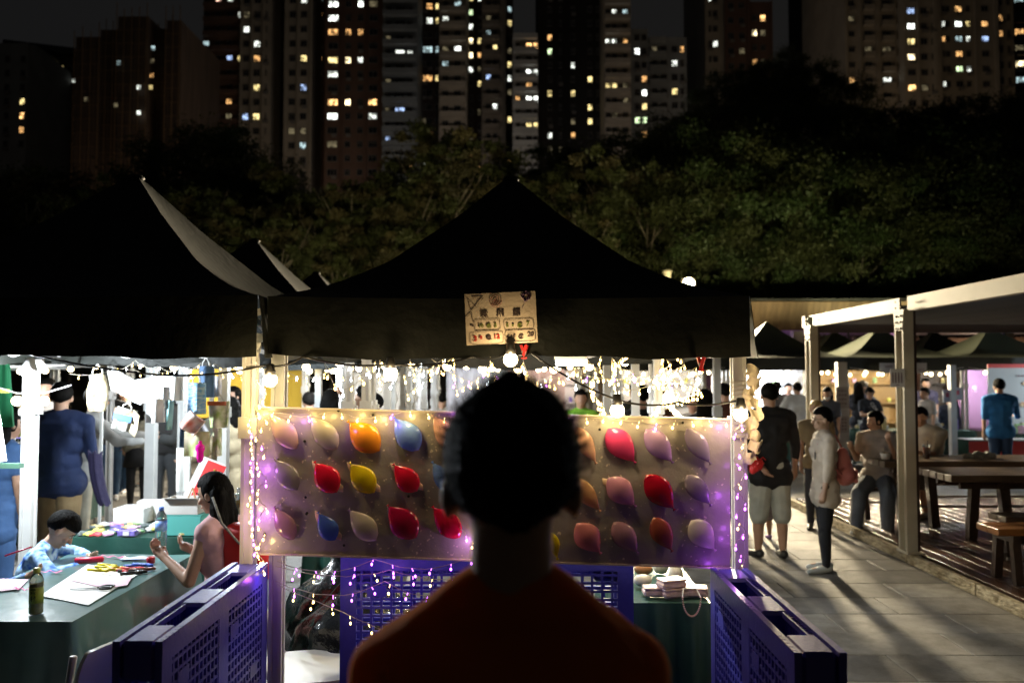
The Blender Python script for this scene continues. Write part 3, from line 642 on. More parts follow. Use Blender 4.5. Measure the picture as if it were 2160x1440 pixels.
# black rubbish bags
mbag = M('black_film', (.010, .011, .013), .16, bump=.9, bs=9, spec=.8)
for (x, y, s, lb) in ((-.80, 4.20, .36, 'large crumpled black rubbish bag behind the white chair'), (-.50, 4.15, .24, 'smaller black rubbish bag against the blue pallet'), (-1.02, 4.75, .34, 'black rubbish bag at the back, by the rear chair')):
    bm = bmesh.new(); bmesh.ops.create_icosphere(bm, subdivisions=4, radius=1)
    for v in bm.verts:
        p = v.co.copy(); f = 1+.16*noise.noise(p*2.2+Vector((x*9, y, 0)))+.10*noise.noise(p*5)+.05*abs(noise.noise(p*11))
        v.co = Vector((p.x*s*f, p.y*s*.9*f, (p.z*s*1.05*f)))
        if v.co.z > s*.75: v.co.x *= .4; v.co.y *= .4; v.co.z += s*.25
        v.co.z = max(v.co.z, -s*.9)
    me = bpy.data.meshes.new('bag'); bm.to_mesh(me); bm.free(); me.materials.append(mbag); me.polygons.foreach_set('use_smooth', [True]*len(me.polygons))
    o = thing('rubbish_bag', lb, 'bag', (x, y, FLOORZ+s*.9)); inst('sack', me, o)
    MB().grid(lambda u, v: (math.cos(u*6.28)*.03*(1+v*2+.5*math.sin(u*18)), math.sin(u*6.28)*.03*(1+v*2), s*1.02+v*.13), 18, 4).build('tied_neck', mbag, o, True)
o = thing('floor_ball', 'pale greenish globe on the floor beneath the white chair', 'ball', G(618, 1440, .042)); MB().ball((0, 0, 0), .037, 18, 12).build('shell', M('pale_ball', (.5, .55, .35), .25), o, True)
MB().lathe([(.012, 0), (.01, .02)], (0, 0, .03), 10).build('cap', m_frame, o)
# ------------------------------------------------------------------ things on the craft table
ZT = .741
def on(px, py, z=ZT): return G(px, py, z)
def sheet(label, pts, m, z, name='paper_sheet', cat='paper', th=.0015, group='paper sheets on the craft table'):
    q = [on(*p, z) for p in pts]; c = sum(q, Vector())/len(q); o = thing(name, label, cat, c, 0, group)
    q = [p-c for p in q]; n = len(q); MB().add(q+[p+Vector((0, 0, th)) for p in q], [tuple(range(n, 2*n)), tuple(range(n-1, -1, -1))]+[(i, (i+1) % n, n+(i+1) % n, n+i) for i in range(n)]).build('sheet', m, o); return o
pinkp = M('pink_paper', (.75, .50, .58), .7, c2=(.72, .46, .55), sc=4)
sheet('big sheet of white paper under the scissors', [(84, 1256), (185, 1190), (290, 1212), (186, 1276)], m_paper, ZT+.002)
sheet('pink sheet lying above the scissors', [(150, 1224), (176, 1215), (279, 1216), (268, 1234), (220, 1240)], pinkp, ZT+.0055)
sheet('folded cream paper beneath the yellow pens', [(176, 1205), (182, 1196), (240, 1204), (236, 1213)], M('cream_paper', (.80, .76, .55), .7), ZT+.0045)
sheet('blush coloured sheet at the left edge behind the bottle', [(-30, 1232), (5, 1220), (60, 1222), (40, 1242), (-30, 1250)], pinkp, ZT+.002)
for (a, b, lb) in (((75, 1206), (130, 1208), 'curled pink ribbon in front of the boy'), ((212, 1174), (262, 1177), 'thin pink ribbon near the water bottle'), ((28, 1242), (58, 1246), 'short pink ribbon left of the tea bottle')):
    pa, pb = on(*a, ZT+.006), on(*b, ZT+.006); o = thing('paper_ribbon', lb, 'ribbon', pa, 0, 'paper ribbons')
    MB().grid(lambda u, v: ((pb-pa)*u+Vector((0, v*.014, .004+.005*math.sin(u*14+v)))), 16, 2, thick=.001, nrm=(0, 0, 1)).build('strip', M('ribbon_pink', (.72, .15, .32), .5), o)
# tea bottle
q = on(67, 1298, ZT); q = Vector((q.x, q.y+.03, ZT+.002)); o = thing('tea_bottle', 'bottle of green tea with yellow green cap on the craft table edge', 'bottle', q)
sc_ = .246/.20
prb = [(.026, 0), (.031, .004), (.031, .03), (.0295, .034), (.031, .038), (.031, .045), (.031, .12), (.0305, .125), (.031, .13), (.029, .15), (.022, .168), (.014, .178), (.0125, .185)]
prb = [(r*.93, z) for r, z in prb]
MB().lathe(prb, n=20).build('shell', M('bottle_plastic', (.88, .95, .80), .08, trans=.85, spec=.5), o, True)
MB().lathe([(r*.93, z) for r, z in prb[:8]]+[(.027, .13)], n=20).build('tea', M('green_tea', (.42, .45, .02), .2, trans=.35, tl=.4), o, True)
MB().lathe([(.0148, .178), (.0148, .198), (.013, .2)], n=18).build('cap', M('lime_cap', (.45, .50, .10), .4), o, True)
MB().lathe([(.0292, .048), (.0292, .118)], n=20).build('label', M('green_label', (.40, .45, .06), .4, c2=(.25, .32, .03), sc=20, tl=.3), o, True)
for k, ch in enumerate('茶村'): put_text('lettering', ch, .026, M('dark_label_ink', (.03, .05, .01), .6), o, (.003, -.0298, .100-k*.031), bold=.0006)
# water bottle
q = on(339, 1163, ZT); o = thing('water_bottle', 'clear water bottle with blue label near the far right corner of the craft table', 'bottle', (q.x, q.y, ZT+.002))
w = [(.028, 0), (.034, .006)]
for i in range(9): w += [(.034 if i % 2 else .0315, .012+i*.012)]
w += [(.034, .13), (.034, .19), (.028, .215), (.016, .235), (.0135, .245)]
MB().lathe(w, n=20).build('shell', M('clear_plastic', (.93, .96, 1), .06, trans=.9), o, True)
MB().lathe([(.0345, .125), (.0345, .185)], n=20).build('label', M('blue_label', (.06, .20, .75), .4, c2=(.5, .65, .9), sc=25), o, True)
MB().lathe([(.0145, .243), (.0145, .262), (.012, .264)], n=16).build('cap', M('blue_cap', (.08, .2, .65), .4), o, True)
# scissors
q = on(205, 1240, ZT+.008); o = thing('scissors', 'black handled scissors lying open on the white sheet', 'scissors', q, R(8))
MB().add([Vector(p) for p in ((-.13, .004, 0), (0, -.006, 0), (0, .007, 0), (-.13, .004, .002), (0, -.006, .003), (0, .007, .003))], [(0, 2, 1), (3, 4, 5), (0, 1, 4, 3), (1, 2, 5, 4), (2, 0, 3, 5)]).build('blade', m_metal, o)
MB().bar((-.12, -.012, .002), (0, 0, .004), .008, .002).build('blade', m_metal, o)
for s in (-1, 1): MB().tube([(.045+.028*math.cos(a*.52)-.0, s*.018+.014*math.sin(a*.52), .005) for a in range(13)], .0055, 6).build('handle', m_black, o, True)
MB().tube([(0, 0, .003), (.03, .01, .005)], .006, 6).build('pivot', m_black, o)
# red roll, pens, cup
q = on(188, 1180, ZT+.015); o = thing('red_tube', 'red rolled packet in the middle of the craft table', 'packet', q, R(12))
MB().tube([(-.075, 0, 0), (-.07, 0, 0), (.07, 0, 0), (.078, 0, 0)], [.008, .016, .016, .006], 10).build('roll', M('red_film', (.65, .02, .06), .35), o, True)
rnd.seed(4); pens = [('yellow', (.75, .60, .01)), ('red', (.6, .02, .03)), ('black', (.02, .02, .02)), ('blue', (.03, .10, .5)), ('brown', (.25, .06, .03))]
cl = [('yellow', 205, 1202), ('yellow', 218, 1196), ('yellow', 232, 1201), ('yellow', 225, 1191), ('red', 250, 1202), ('black', 272, 1204), ('black', 280, 1207), ('brown', 298, 1200), ('blue', 286, 1192), ('blue', 300, 1190), ('red', 276, 1198), ('yellow', 242, 1196)]
lbl = ['yellow marker at the left of the pile', 'yellow marker across the top of the pile', 'yellow marker in the middle of the pile', 'yellow marker at the rear of the pile', 'red capped marker beside the yellow pile', 'thick black marker in front', 'second black marker, nearest the table edge', 'brown marker at the right end', 'blue marker crossing the red one', 'blue marker at the far right', 'thin red pencil over the black markers', 'yellow marker touching the red cap']
for (cn, px, py), lb in zip(cl, lbl):
    q = on(px, py, ZT+.011); a = rnd.uniform(-.5, .5); o = thing('marker_pen', lb+' on the craft table', 'pen', q, a, 'marker pens on the craft table')
    m = M('pen_'+cn, dict(pens)[cn], .35)
    MB().tube([(-.06, 0, 0), (.035, 0, 0)], .0085, 8).build('barrel', m, o, True); MB().tube([(.036, 0, 0), (.068, 0, 0), (.072, 0, 0)], [.0095, .0095, .005], 8).build('cap', m, o, True)
q = on(318, 1187, ZT+.003); o = thing('tape_reel', 'red cylinder box standing by the far table edge', 'box', q); MB().lathe([(.02, 0), (.022, .002), (.022, .032), (.02, .034), (.014, .034), (.014, .03)], n=16).build('reel', M('pen_red'), o, True)
o = thing('clear_packet', 'clear plastic packet with blue edge lying by the red reel', 'packet', on(290, 1178, ZT+.004), R(5)); MB().grid(lambda u, v: ((u-.5)*.17, (v-.5)*.07, .004*math.sin(u*9)*math.sin(v*5)+.004), 10, 5, thick=.002, nrm=(0, 0, 1)).build('film', M('packet_film', (.75, .8, .85), .15, c2=(.6, .68, .8), sc=20), o, True)
MB().bar((-.085, -.035, .004), (.085, -.035, .004), .006, .003).build('seal', M('pen_blue', (.03, .10, .5)), o)

# ------------------------------------------------------------------ goods table trinkets
rnd.seed(14)
cols_ = [(.65, .05, .06), (.70, .62, .12), (.75, .72, .7), (.12, .08, .35), (.6, .35, .5), (.75, .75, .78), (.1, .12, .12), (.7, .5, .2), (.3, .5, .2)]
names_ = ['red', 'yellow', 'white', 'violet', 'pink', 'pearl', 'black', 'ochre', 'green']
for i in range(40):
    k = rnd.randrange(9); x = rnd.uniform(-2.92, -2.12); y = rnd.uniform(5.25, 5.62)
    o = thing('trinket', 'small %s trinket packet in the heap on the goods table' % names_[k], 'trinket', (x, y, .742), rnd.uniform(0, 3), 'small packets heaped on the goods table (%s ones)' % names_[k])
    MB().grid(lambda u, v: ((u-.5)*.075, (v-.5)*.06, .004+.010*math.sin(u*3.14)*math.sin(v*3.14)+.003*math.sin(u*9+i)), 5, 4, thick=.012, nrm=(0, 0, 1)).build('pouch', M('pouch_%d' % k, cols_[k], .3, c2=tuple(min(1, c*1.5+.1) for c in cols_[k]), sc=40), o, True)
def carton(label, px, py, Y, d, m, rz=0, open_=False, name='box', group=None):
    q = P(px, py, Y); z = .742; o = thing(name, label, 'box', (q.x, Y, z), rz, group)
    if open_:
        w, dd, h = d; mb = MB(); t_ = .006
        mb.box((0, -dd/2, h/2), (w, t_, h)).box((0, dd/2, h/2), (w, t_, h)).box((-w/2, 0, h/2), (t_, dd-.007, h)).box((w/2, 0, h/2), (t_, dd-.007, h)).box((0, 0, .004), (w-.01, dd-.01, .006)); mb.build('wall', m, o)
        MB().grid(lambda u, v: ((u-.5)*w, -dd/2-.04*v, h+.03*v*.3), 2, 2, thick=.003, nrm=(0, 0, 1)).build('flap', m, o)
    else:
        MB().box((0, 0, d[2]/2), d, bev=.004).build('body', m, o); MB().box((0, 0, d[2]+.004), (d[0]*1.01, d[1]*1.01, .008)).build('lid', m, o)
    return o
m_card = M('grey_card', (.62, .60, .56), .7, c2=(.55, .53, .5), sc=6)
carton('long white box at the back of the goods table', 285, 1085, 5.75, (.22, .2, .10), m_paper)
carton('flat white box on the goods table with small packets around it', 330, 1075, 5.85, (.24, .12, .13), m_paper, R(10))
carton('turquoise box at the right of the goods table', 395, 1110, 5.35, (.26, .2, .13), M('turquoise_card', (.10, .42, .38), .5))
o = carton('open grey cardboard box on the turquoise box', 392, 1080, 5.33, (.22, .16, .10), m_card, open_=True); o.location.z = .742+.14
o = thing('barcode_packet', 'violet packet with a printed barcode at the front of the goods table', 'packet', (P(270, 1118, 5.24).x, 5.24, .744)); MB().box((0, 0, .02), (.12, .05, .04), bev=.006).build('pouch', M('pouch_3'), o); MB().box((0, -.027, .02), (.04, .003, .025)).build('label', m_paper, o)
# red calligraphy board on an easel
q = P(408, 1068, 5.4); o = thing('red_scroll', 'red festive paper with gold brush strokes leaning on white foam', 'poster', (q.x, 5.4, .74+.13), R(8))
sl = Matrix.Rotation(R(-14), 3, 'X') @ Matrix.Rotation(R(22), 3, 'Y')
H0 = .34
MB().box(sl @ Vector((-.03, .02, H0/2)), (.17, .02, H0+.05), sl).build('foam_back', M('white_foam', (.78, .80, .80), .8, bump=.4, bs=80), o)
MB().grid(lambda u, v: sl @ Vector(((u-.5)*.135, .004, .02+v*H0*.98)), 6, 8, thick=.002, nrm=(0, 1, 0)).build('paper', M('festive_red', (.62, .02, .02), .5), o)
mb = MB(); rnd.seed(2)
for i in range(5):
    p = [sl @ Vector((rnd.uniform(-.05, .05), 0, .06+i*.055+rnd.uniform(-.02, .03))) for _ in range(4)]; mb.tube(p, .006, 5)
mb.build('brush_stroke', M('gold_ink', (.50, .38, .05), .4), o, True)
mb = MB(); mb.bar((-.06, -.05, 0), (0, -.03, .17), .008).bar((.05, -.05, 0), (0, -.03, .17), .008).bar((-.07, -.05, .01), (.07, -.05, .03), .02, .008); mb.build('easel', M('pale_wood', (.45, .25, .12), .6), o)

# ------------------------------------------------------------------ cloth bags and scraps hung in the craft tent
def bag(label, px, py, w, h, Y, mats, rot=0, strap=True, name='cloth_bag', top_band=None, shape='rect', cat='bag'):
    s = Y/1680; q = P(px, py, Y); o = thing(name, label, cat, q, 0, 'cloth bags and scraps hung in the craft tent'); o.rotation_euler = (0, R(rot), 0)
    W, Hh = w*s, h*s
    def fn(u, v):
        k = {'rect': 1, 'taper': .82+.18*v, 'round': .55+.45*math.sin(math.pi*min(1, v*.9+.12)), 'diam': 1}[shape]
        return ((u-.5)*W*k, .015*math.sin(u*8+px)*(.3+.7*(1-v))-.02*math.sin(u*math.pi), (v-.5)*Hh)
    MB().grid(fn, 12, 12, thick=.025, nrm=(0, 1, 0)).build('cloth', mats, o, True)
    if top_band: MB().box((0, -.024, Hh*.42), (W*.9, .006, Hh*.15)).build('band', top_band, o)
    if strap:
        MB().tube([(-W*.25, 0, Hh*.48), (-W*.22, 0, Hh*.62), (0, 0, Hh*.78), (W*.22, 0, Hh*.62), (W*.25, 0, Hh*.48)], .004, 6).build('strap', m_paper, o, True)
    return o
f1 = M('floral_cloth', (.80, .78, .68), .8, c2=(.28, .38, .10), sc=16, bump=.3, detail=2); f2 = M('floral_red', (.82, .78, .74), .8, c2=(.65, .18, .12), sc=12, bump=.3, detail=2)
f3 = M('blue_knit', (.12, .40, .75), .8, c2=(.60, .75, .85), sc=30, bump=.8, bs=60, stretch=(1, 1, 3)); f4 = M('gold_lace', (.55, .46, .28), .8, c2=(.12, .09, .05), sc=14, bump=.4, detail=2)
fw = M('white_cotton', (.85, .86, .86), .85, bump=.4, bs=12); fb = M('denim_cloth', (.04, .09, .18), .8, c2=(.06, .12, .22), sc=20, bump=.3)
bag('gold and brown patterned lace bag hanging by the neighbour\'s head', 205, 828, 44, 78, 5.3, f4, shape='round')
bag('crumpled bright white cloth hung across the middle, left part', 268, 815, 90, 40, 5.35, fw, rot=28, strap=False, name='cloth_scrap', cat='cloth')
bag('crumpled bright white cloth, right part below the black cable', 330, 820, 80, 50, 5.3, fw, rot=-8, strap=False, name='cloth_scrap', cat='cloth')
o = bag('grey pouch printed with a brown and blue picture, hanging tilted', 262, 884, 40, 46, 5.0, M('grey_felt', (.42, .42, .38), .85), rot=14)
MB().box((0, -.03, .048), (.118, .004, .03)).build('brown_print', M('brown_print', (.20, .09, .04), .7, c2=(.5, .35, .2), sc=40), o)
MB().box((0, -.03, .012), (.116, .004, .04)).build('blue_print', M('blue_print', (.06, .17, .5), .6), o)
MB().grid(lambda u, v: (.06+u*.045, -.028+.01*math.sin(v*5), -.06+v*.14-u*.03), 4, 8, thick=.004, nrm=(0, 1, 0)).build('tassel_flap', M('cream_rag'), o)
bag('plain white square tote hanging above the central post', 326, 866, 34, 50, 5.0, fw)
bag('small white tag hanging right of the plain tote', 345, 838, 18, 44, 5.1, fw, strap=False, name='cloth_scrap', cat='cloth')
bag('white pleated cloth hanging next to the black backpack', 372, 820, 22, 50, 5.2, fw, strap=False, name='cloth_scrap', cat='cloth')
bag('pale turquoise narrow strip hanging over the dark backpack', 357, 875, 9, 62, 5.1, M('aqua_cloth', (.35, .62, .62), .8), rot=3, strap=False, name='cloth_scrap', cat='cloth', shape='taper')
bag('blue and white knitted bag, highest of the cluster', 414, 840, 33, 66, 5.0, f3)
bag('dark denim bag behind the knitted one', 434, 805, 30, 66, 5.2, fb)
bag('white square bag with red flowers hung cornerwise', 404, 892, 40, 38, 4.95, f2, rot=38, strap=False)
bag('white bag with green leaves and an orange rim', 460, 874, 44, 56, 5.05, f1, shape='taper', top_band=M('rust_cloth', (.50, .12, .04), .8))
bag('grey lined flap hanging under the flowered square', 432, 905, 30, 34, 5.1, M('grey_lining', (.45, .44, .48), .8), rot=-30, strap=False, name='cloth_scrap', cat='cloth')
bag('large beige bag with leafy pattern, lowest of the cluster', 414, 936, 50, 52, 5.0, M('beige_leaf', (.62, .56, .42), .8, c2=(.30, .34, .12), sc=12, bump=.3, detail=2), strap=False)
bag('narrow green leafy bag right of the lowest beige one', 457, 932, 16, 58, 5.05, f1, strap=False)
bag('dark navy pouch half behind the flowered bags', 388, 918, 15, 50, 5.15, fb, strap=False)
bag('pale grey cloth bag near the inner tent post', 456, 815, 20, 44, 5.3, M('pale_grey_cloth', (.6, .6, .66), .85, bump=.4, bs=12), strap=False)
bag('long white curtain of cloth below the bag cluster', 386, 990, 30, 90, 5.6, M('translucent_white', (.70, .70, .66), .85, bump=.5, bs=10), strap=False, name='cloth_scrap', cat='cloth')
q = P(422, 957, 4.9); o = thing('pink_balloon_toy', 'magenta balloon bulb under the beige leafy bag', 'balloon', q); MB().lathe([(.001, -.055), (.016, -.045), (.022, -.02), (.020, .01), (.028, .03), (.026, .05), (.012, .062), (.001, .065)], n=14).build('skin', M('magenta_latex', (.85, .02, .42), .2, tl=.3), o, True)
MB().ball((0, 0, .07), .012, 8, 6).build('knot', M('magenta_latex'), o, True)
# inner posts of the craft side
for (px, Y, w_, lb, z1) in ((320, 7.3, .085, 'grey square tent post right of the white tote', 1.9), (214, 6.6, .02, 'thin cream pole between the man and the blue jeans', 1.5), (472, 6.2, .07, 'beige tent post right of the leafy bags', 1.9)):
    o = thing('tent_post', lb, 'post', (P(px, 900, Y).x, Y, FLOORZ)); MB().box((0, 0, z1/2), (w_, w_, z1)).build('shaft', m_frame, o); MB().box((0, 0, .008), (w_*1.6, w_*1.6, .016)).build('foot', m_frame, o)
    if w_ > .05: MB().box((0, 0, 1.5), (w_*1.25, w_*1.25, .08)).build('slider', m_frame, o)
# paper menu on inner post seen through the board gap
o = thing('paper_notice', 'blank white card taped on an inner post above the board', 'sign', P(736, 792, 5.45)); MB().box((0, 0, 0), (.07, .004, .10)).build('card', m_paper, o); MB().box((0, -.004, .045), (.03, .003, .012)).build('tape', m_frame, o)
# drinks on the table seen between leafy bags and board
for i, (px, lb) in enumerate(((497, 'amber drink in a clear cup on the rear drinks table'), (512, 'half hidden amber cup on the rear drinks table'))):
    q = P(px, 893, 6.1+i*.3); o = thing('drink_cup', lb, 'cup', (q.x, 6.1+i*.3, .742)); o.scale = (1.3, 1.3, 1.3); MB().lathe([(.022, 0), (.03, .11), (.031, .115)], n=14).build('cup', M('clear_plastic'), o, True); MB().lathe([(.020, .003), (.026, .08)], n=14).build('drink', M('amber_drink', (.6, .28, .02), .2, tl=.4), o, True)
# wire racks and clutter at the far left
def rack(label, px, py, Y, w, h, nx, nz):
    q = P(px, py, Y); o = thing('wire_rack', label, 'rack', (q.x, Y, .742)); mb = MB()
    for i in range(nx+1): mb.bar((-w/2+w*i/nx, 0, 0), (-w/2+w*i/nx, 0, h), .006)
    for j in range(nz+1): mb.bar((-w/2, .003, h*j/nz), (w/2, .003, h*j/nz), .006)
    mb.build('grid_panel', m_frame, o); MB().box((0, .1, .006), (w, .2, .01)).build('base', m_frame, o)
    rnd.seed(int(px)); 
    for k in range(5):
        MB().box((-w/2+.06+k*w/6, -.015, rnd.uniform(.15, h-.1)), (.05, .012, .07), bev=.004).build('hung_packet', M('pouch_%d' % rnd.randrange(9)), o)
    return o
for k_ in range(9): M('pouch_%d' % k_, cols_[k_], .3)
rack('white wire display rack left of the bright post', 20, 870, 8.2, .35, .55, 9, 12); rack('second wire display rack right of the first', 40, 870, 8.8, .3, .6, 8, 12)
rnd.seed(31)
for i in range(14):
    x = rnd.uniform(-5.9, -5.05); y = 7.95+i*.1; k = rnd.randrange(9)
    o = thing('trinket', 'small %s item on the wire rack table at the far left' % names_[k], 'trinket', (x, y, .742), rnd.random()*3, 'items on the far left table (%s ones)' % names_[k]); MB().box((0, 0, .03), (.10, .06, .06), bev=.01).build('body', M('pouch_%d' % k), o)
o = thing('santa_hanging', 'green felt hanging with a yellow stripe and red top at the left edge', 'decoration', P(6, 830, 6.0)); MB().grid(lambda u, v: ((u-.5)*.12*(1.4-v*.8), .01*math.sin(u*6), (v-.5)*.5), 8, 8, thick=.02, nrm=(0, 1, 0)).build('felt', M('green_felt', (.01, .16, .06), .8), o); MB().box((0, -.02, .02), (.12, .01, .03)).build('stripe', M('pouch_1'), o); MB().ball((0, 0, .26), .03, 10, 8).build('red_ball', M('red_plastic'), o, True)
o = thing('white_panel', 'white leaning panel edge at the left border by the craft table', 'panel', (P(4, 950, 4.9).x-.03, 4.9, 1.42)); MB().box((0, 0, 0), (.06, .02, .32), (0, R(-10), 0)).build('panel', m_paper, o); MB().box((.05, -.01, -.18), (.22, .05, .03)).build('ledge', M('dull_green', (.05, .12, .08), .7), o)

# ------------------------------------------------------------------ goods in the right interior table and further stalls
rnd.seed(17)
def goods(label, x, y, z, kind, k):
    o = thing('goods_packet', label, 'goods', (x, y, z), rnd.uniform(-.4, .4), None)
    m = M(kind[0], kind[1], .4, c2=tuple(min(1, c*.7) for c in kind[1]), sc=20)
    if k == 0: MB().box((0, 0, .016), (.13, .08, .032), bev=.01).build('body', m, o); MB().box((0, 0, .038), (.125, .076, .010), bev=.003).build('lid', m, o)
    elif k == 1: MB().lathe([(.03, 0), (.04, .02), (.035, .06), (.02, .09), (.001, .1)], n=12).build('body', m, o, True)
    else: MB().ball((0, 0, .03), (.05, .035, .03), 12, 8).build('body', m, o, True)
    return o
pkk = ('pale_pink_goods', (.72, .52, .50)); wk = ('cream_goods', (.75, .72, .62)); bk = ('brown_goods', (.35, .16, .06))
for i, (x, y, z, k_, kk, lb) in enumerate(((.66, 3.86, .745, pkk, 0, 'pale pink box at the front left of the bright table'), (.74, 3.84, .745, pkk, 0, 'pale pink box in the middle of the bright table'), (.73, 3.85, .785, pkk, 0, 'pale pink box stacked on another'), (.84, 3.86, .745, pkk, 0, 'pale pink box next to the bead necklace'),
       (.62, 4.02, .745, wk, 2, 'cream pouch behind the pink boxes'), (.80, 4.1, .745, wk, 1, 'white upright pouch in the glare'), (.66, 4.25, .745, bk, 2, 'brown pouch at the back of the bright table'), (.76, 4.3, .745, wk, 1, 'cream cone pouch at the back right'))): goods(lb, x, y, z, k_, kk)
q = P(1458, 1258, 3.745); o = thing('bead_necklace', 'pink bead necklace looping over the table edge', 'necklace', q)
mb = MB()
for i in range(26):
    a = math.pi*i/25; mb.ball((math.cos(a)*.042, -.012, -.0-.085*math.sin(a)), .0045, 6, 4)
mb.build('bead', M('pink_bead', (.7, .42, .42), .3), o, True); MB().tube([(-.042, -.012, 0), (-.03, .03, .03), (.03, .03, .03), (.042, -.012, 0)], .003, 5).build('thread', m_paper, o)
light('table_glow', (.78, 4.15, 1.62), 26, (1, .86, .62), .04, tag(MB().lathe([(.012, .05), (.03, .03), (.03, 0), (.02, -.012)], (.78, 4.15, 1.66), 12).build('hanging_lamp', e_bulb, None, True), 'round warm lamp hung over the pale pink goods table', 'lamp'))
bpy.data.objects['hanging_lamp'].children[0].location = (.78, 4.15, 1.60)
zt = .742; rnd.seed(44); ct = 0
for (x0, x1, y0, y1, nn, wh) in ((4.3, 6.15, 15.3, 15.85, 14, 'the stall of the white shirt man'), (6.5, 8.5, 15.15, 15.8, 16, 'the reading woman\'s stall'), (8.95, 10.9, 14.25, 14.9, 18, 'the stall beside the blue shirt man'), (-.8, .8, 8.25, 8.8, 8, 'the second row stall behind the board'), (-2.5, -1.5, 8.4, 8.9, 8, 'the third left tent stall')):
    for i in range(nn):
        k = rnd.randrange(9); o = thing('goods_packet', 'small %s item on the table of %s' % (names_[k], wh), 'goods', (rnd.uniform(x0, x1), rnd.uniform(y0, y1), zt), rnd.uniform(0, 3), '%s goods on the table of %s' % (names_[k], wh))
        h = rnd.uniform(.05, .2); MB().box((0, 0, h/2), (rnd.uniform(.08, .2), rnd.uniform(.06, .12), h), bev=.01).build('body', M('pouch_%d' % k), o)
        if rnd.random() < .5: MB().box((0, 0, h+.006), (.06, .05, .012)).build('lid', m_paper, o)
# ------------------------------------------------------------------ people
def blob(elems, vox, smooth_it=4, name='body'):
    """one continuous skin from tapered capsules (a,b,ra,rb) and ellipsoids (c,(rx,ry,rz),rot)"""
    mb = MB()
    for e in elems:
        if len(e) == 4:
            a, b, ra, rb = Vector(e[0]), Vector(e[1]), e[2], e[3]; d = b-a; L = d.length
            if L < 1e-5: mb.ball(a, max(ra, rb), 12, 8); continue
            q = d.to_track_quat('Z', 'Y').to_matrix(); pr = []
            for i in range(5): t = math.pi/2*(i/4); pr.append((ra*math.sin(t), -ra*math.cos(t)))
            for i in range(5): t = math.pi/2*(i/4); pr.append((rb*math.cos(t), L+rb*math.sin(t)))
            mb.lathe(pr, a, 12, rot=q)
        else: mb.ball(e[0], e[1], 16, 12, rot=e[2])
    me = mb.mesh(name, []); o = bpy.data.objects.new('tmp', me); COL.objects.link(o)
    r = o.modifiers.new('r', 'REMESH'); r.mode = 'VOXEL'; r.voxel_size = vox; r.use_smooth_shade = True
    s = o.modifiers.new('s', 'SMOOTH'); s.iterations = smooth_it; s.factor = .5
    bpy.context.view_layer.update()
    out = bpy.data.meshes.new_from_object(o.evaluated_get(bpy.context.evaluated_depsgraph_get()))
    out.name = name; bpy.data.objects.remove(o); bpy.data.meshes.remove(me)
    return out
def wrinkle(me, amp, sc, seed=0):
    n = len(me.vertices); co = np.empty(n*3); me.vertices.foreach_get('co', co); no = np.empty(n*3); me.vertex_normals.foreach_get('vector', no) if hasattr(me, 'vertex_normals') else None
    co = co.reshape(-1, 3); no = no.reshape(-1, 3)
    for i in range(n):
        p = Vector(co[i])
        f = noise.noise(Vector((p.x*sc+seed, p.y*sc, p.z*sc*.6)))+.5*noise.noise(p*sc*2.3)
        co[i] += no[i]*amp*f
    me.vertices.foreach_set('co', co.ravel()); me.update()
def pmesh(name, me, m, parent):
    me.materials.clear(); me.materials.append(m); me.polygons.foreach_set('use_smooth', [True]*len(me.polygons)); return inst(name, me, parent)
def cloth_m(name, c, c2=None, r=.85, sc=6): return M(name, c, r, c2=c2 or tuple(x*.75 for x in c), sc=sc, bump=.35, bs=14)
V = Vector
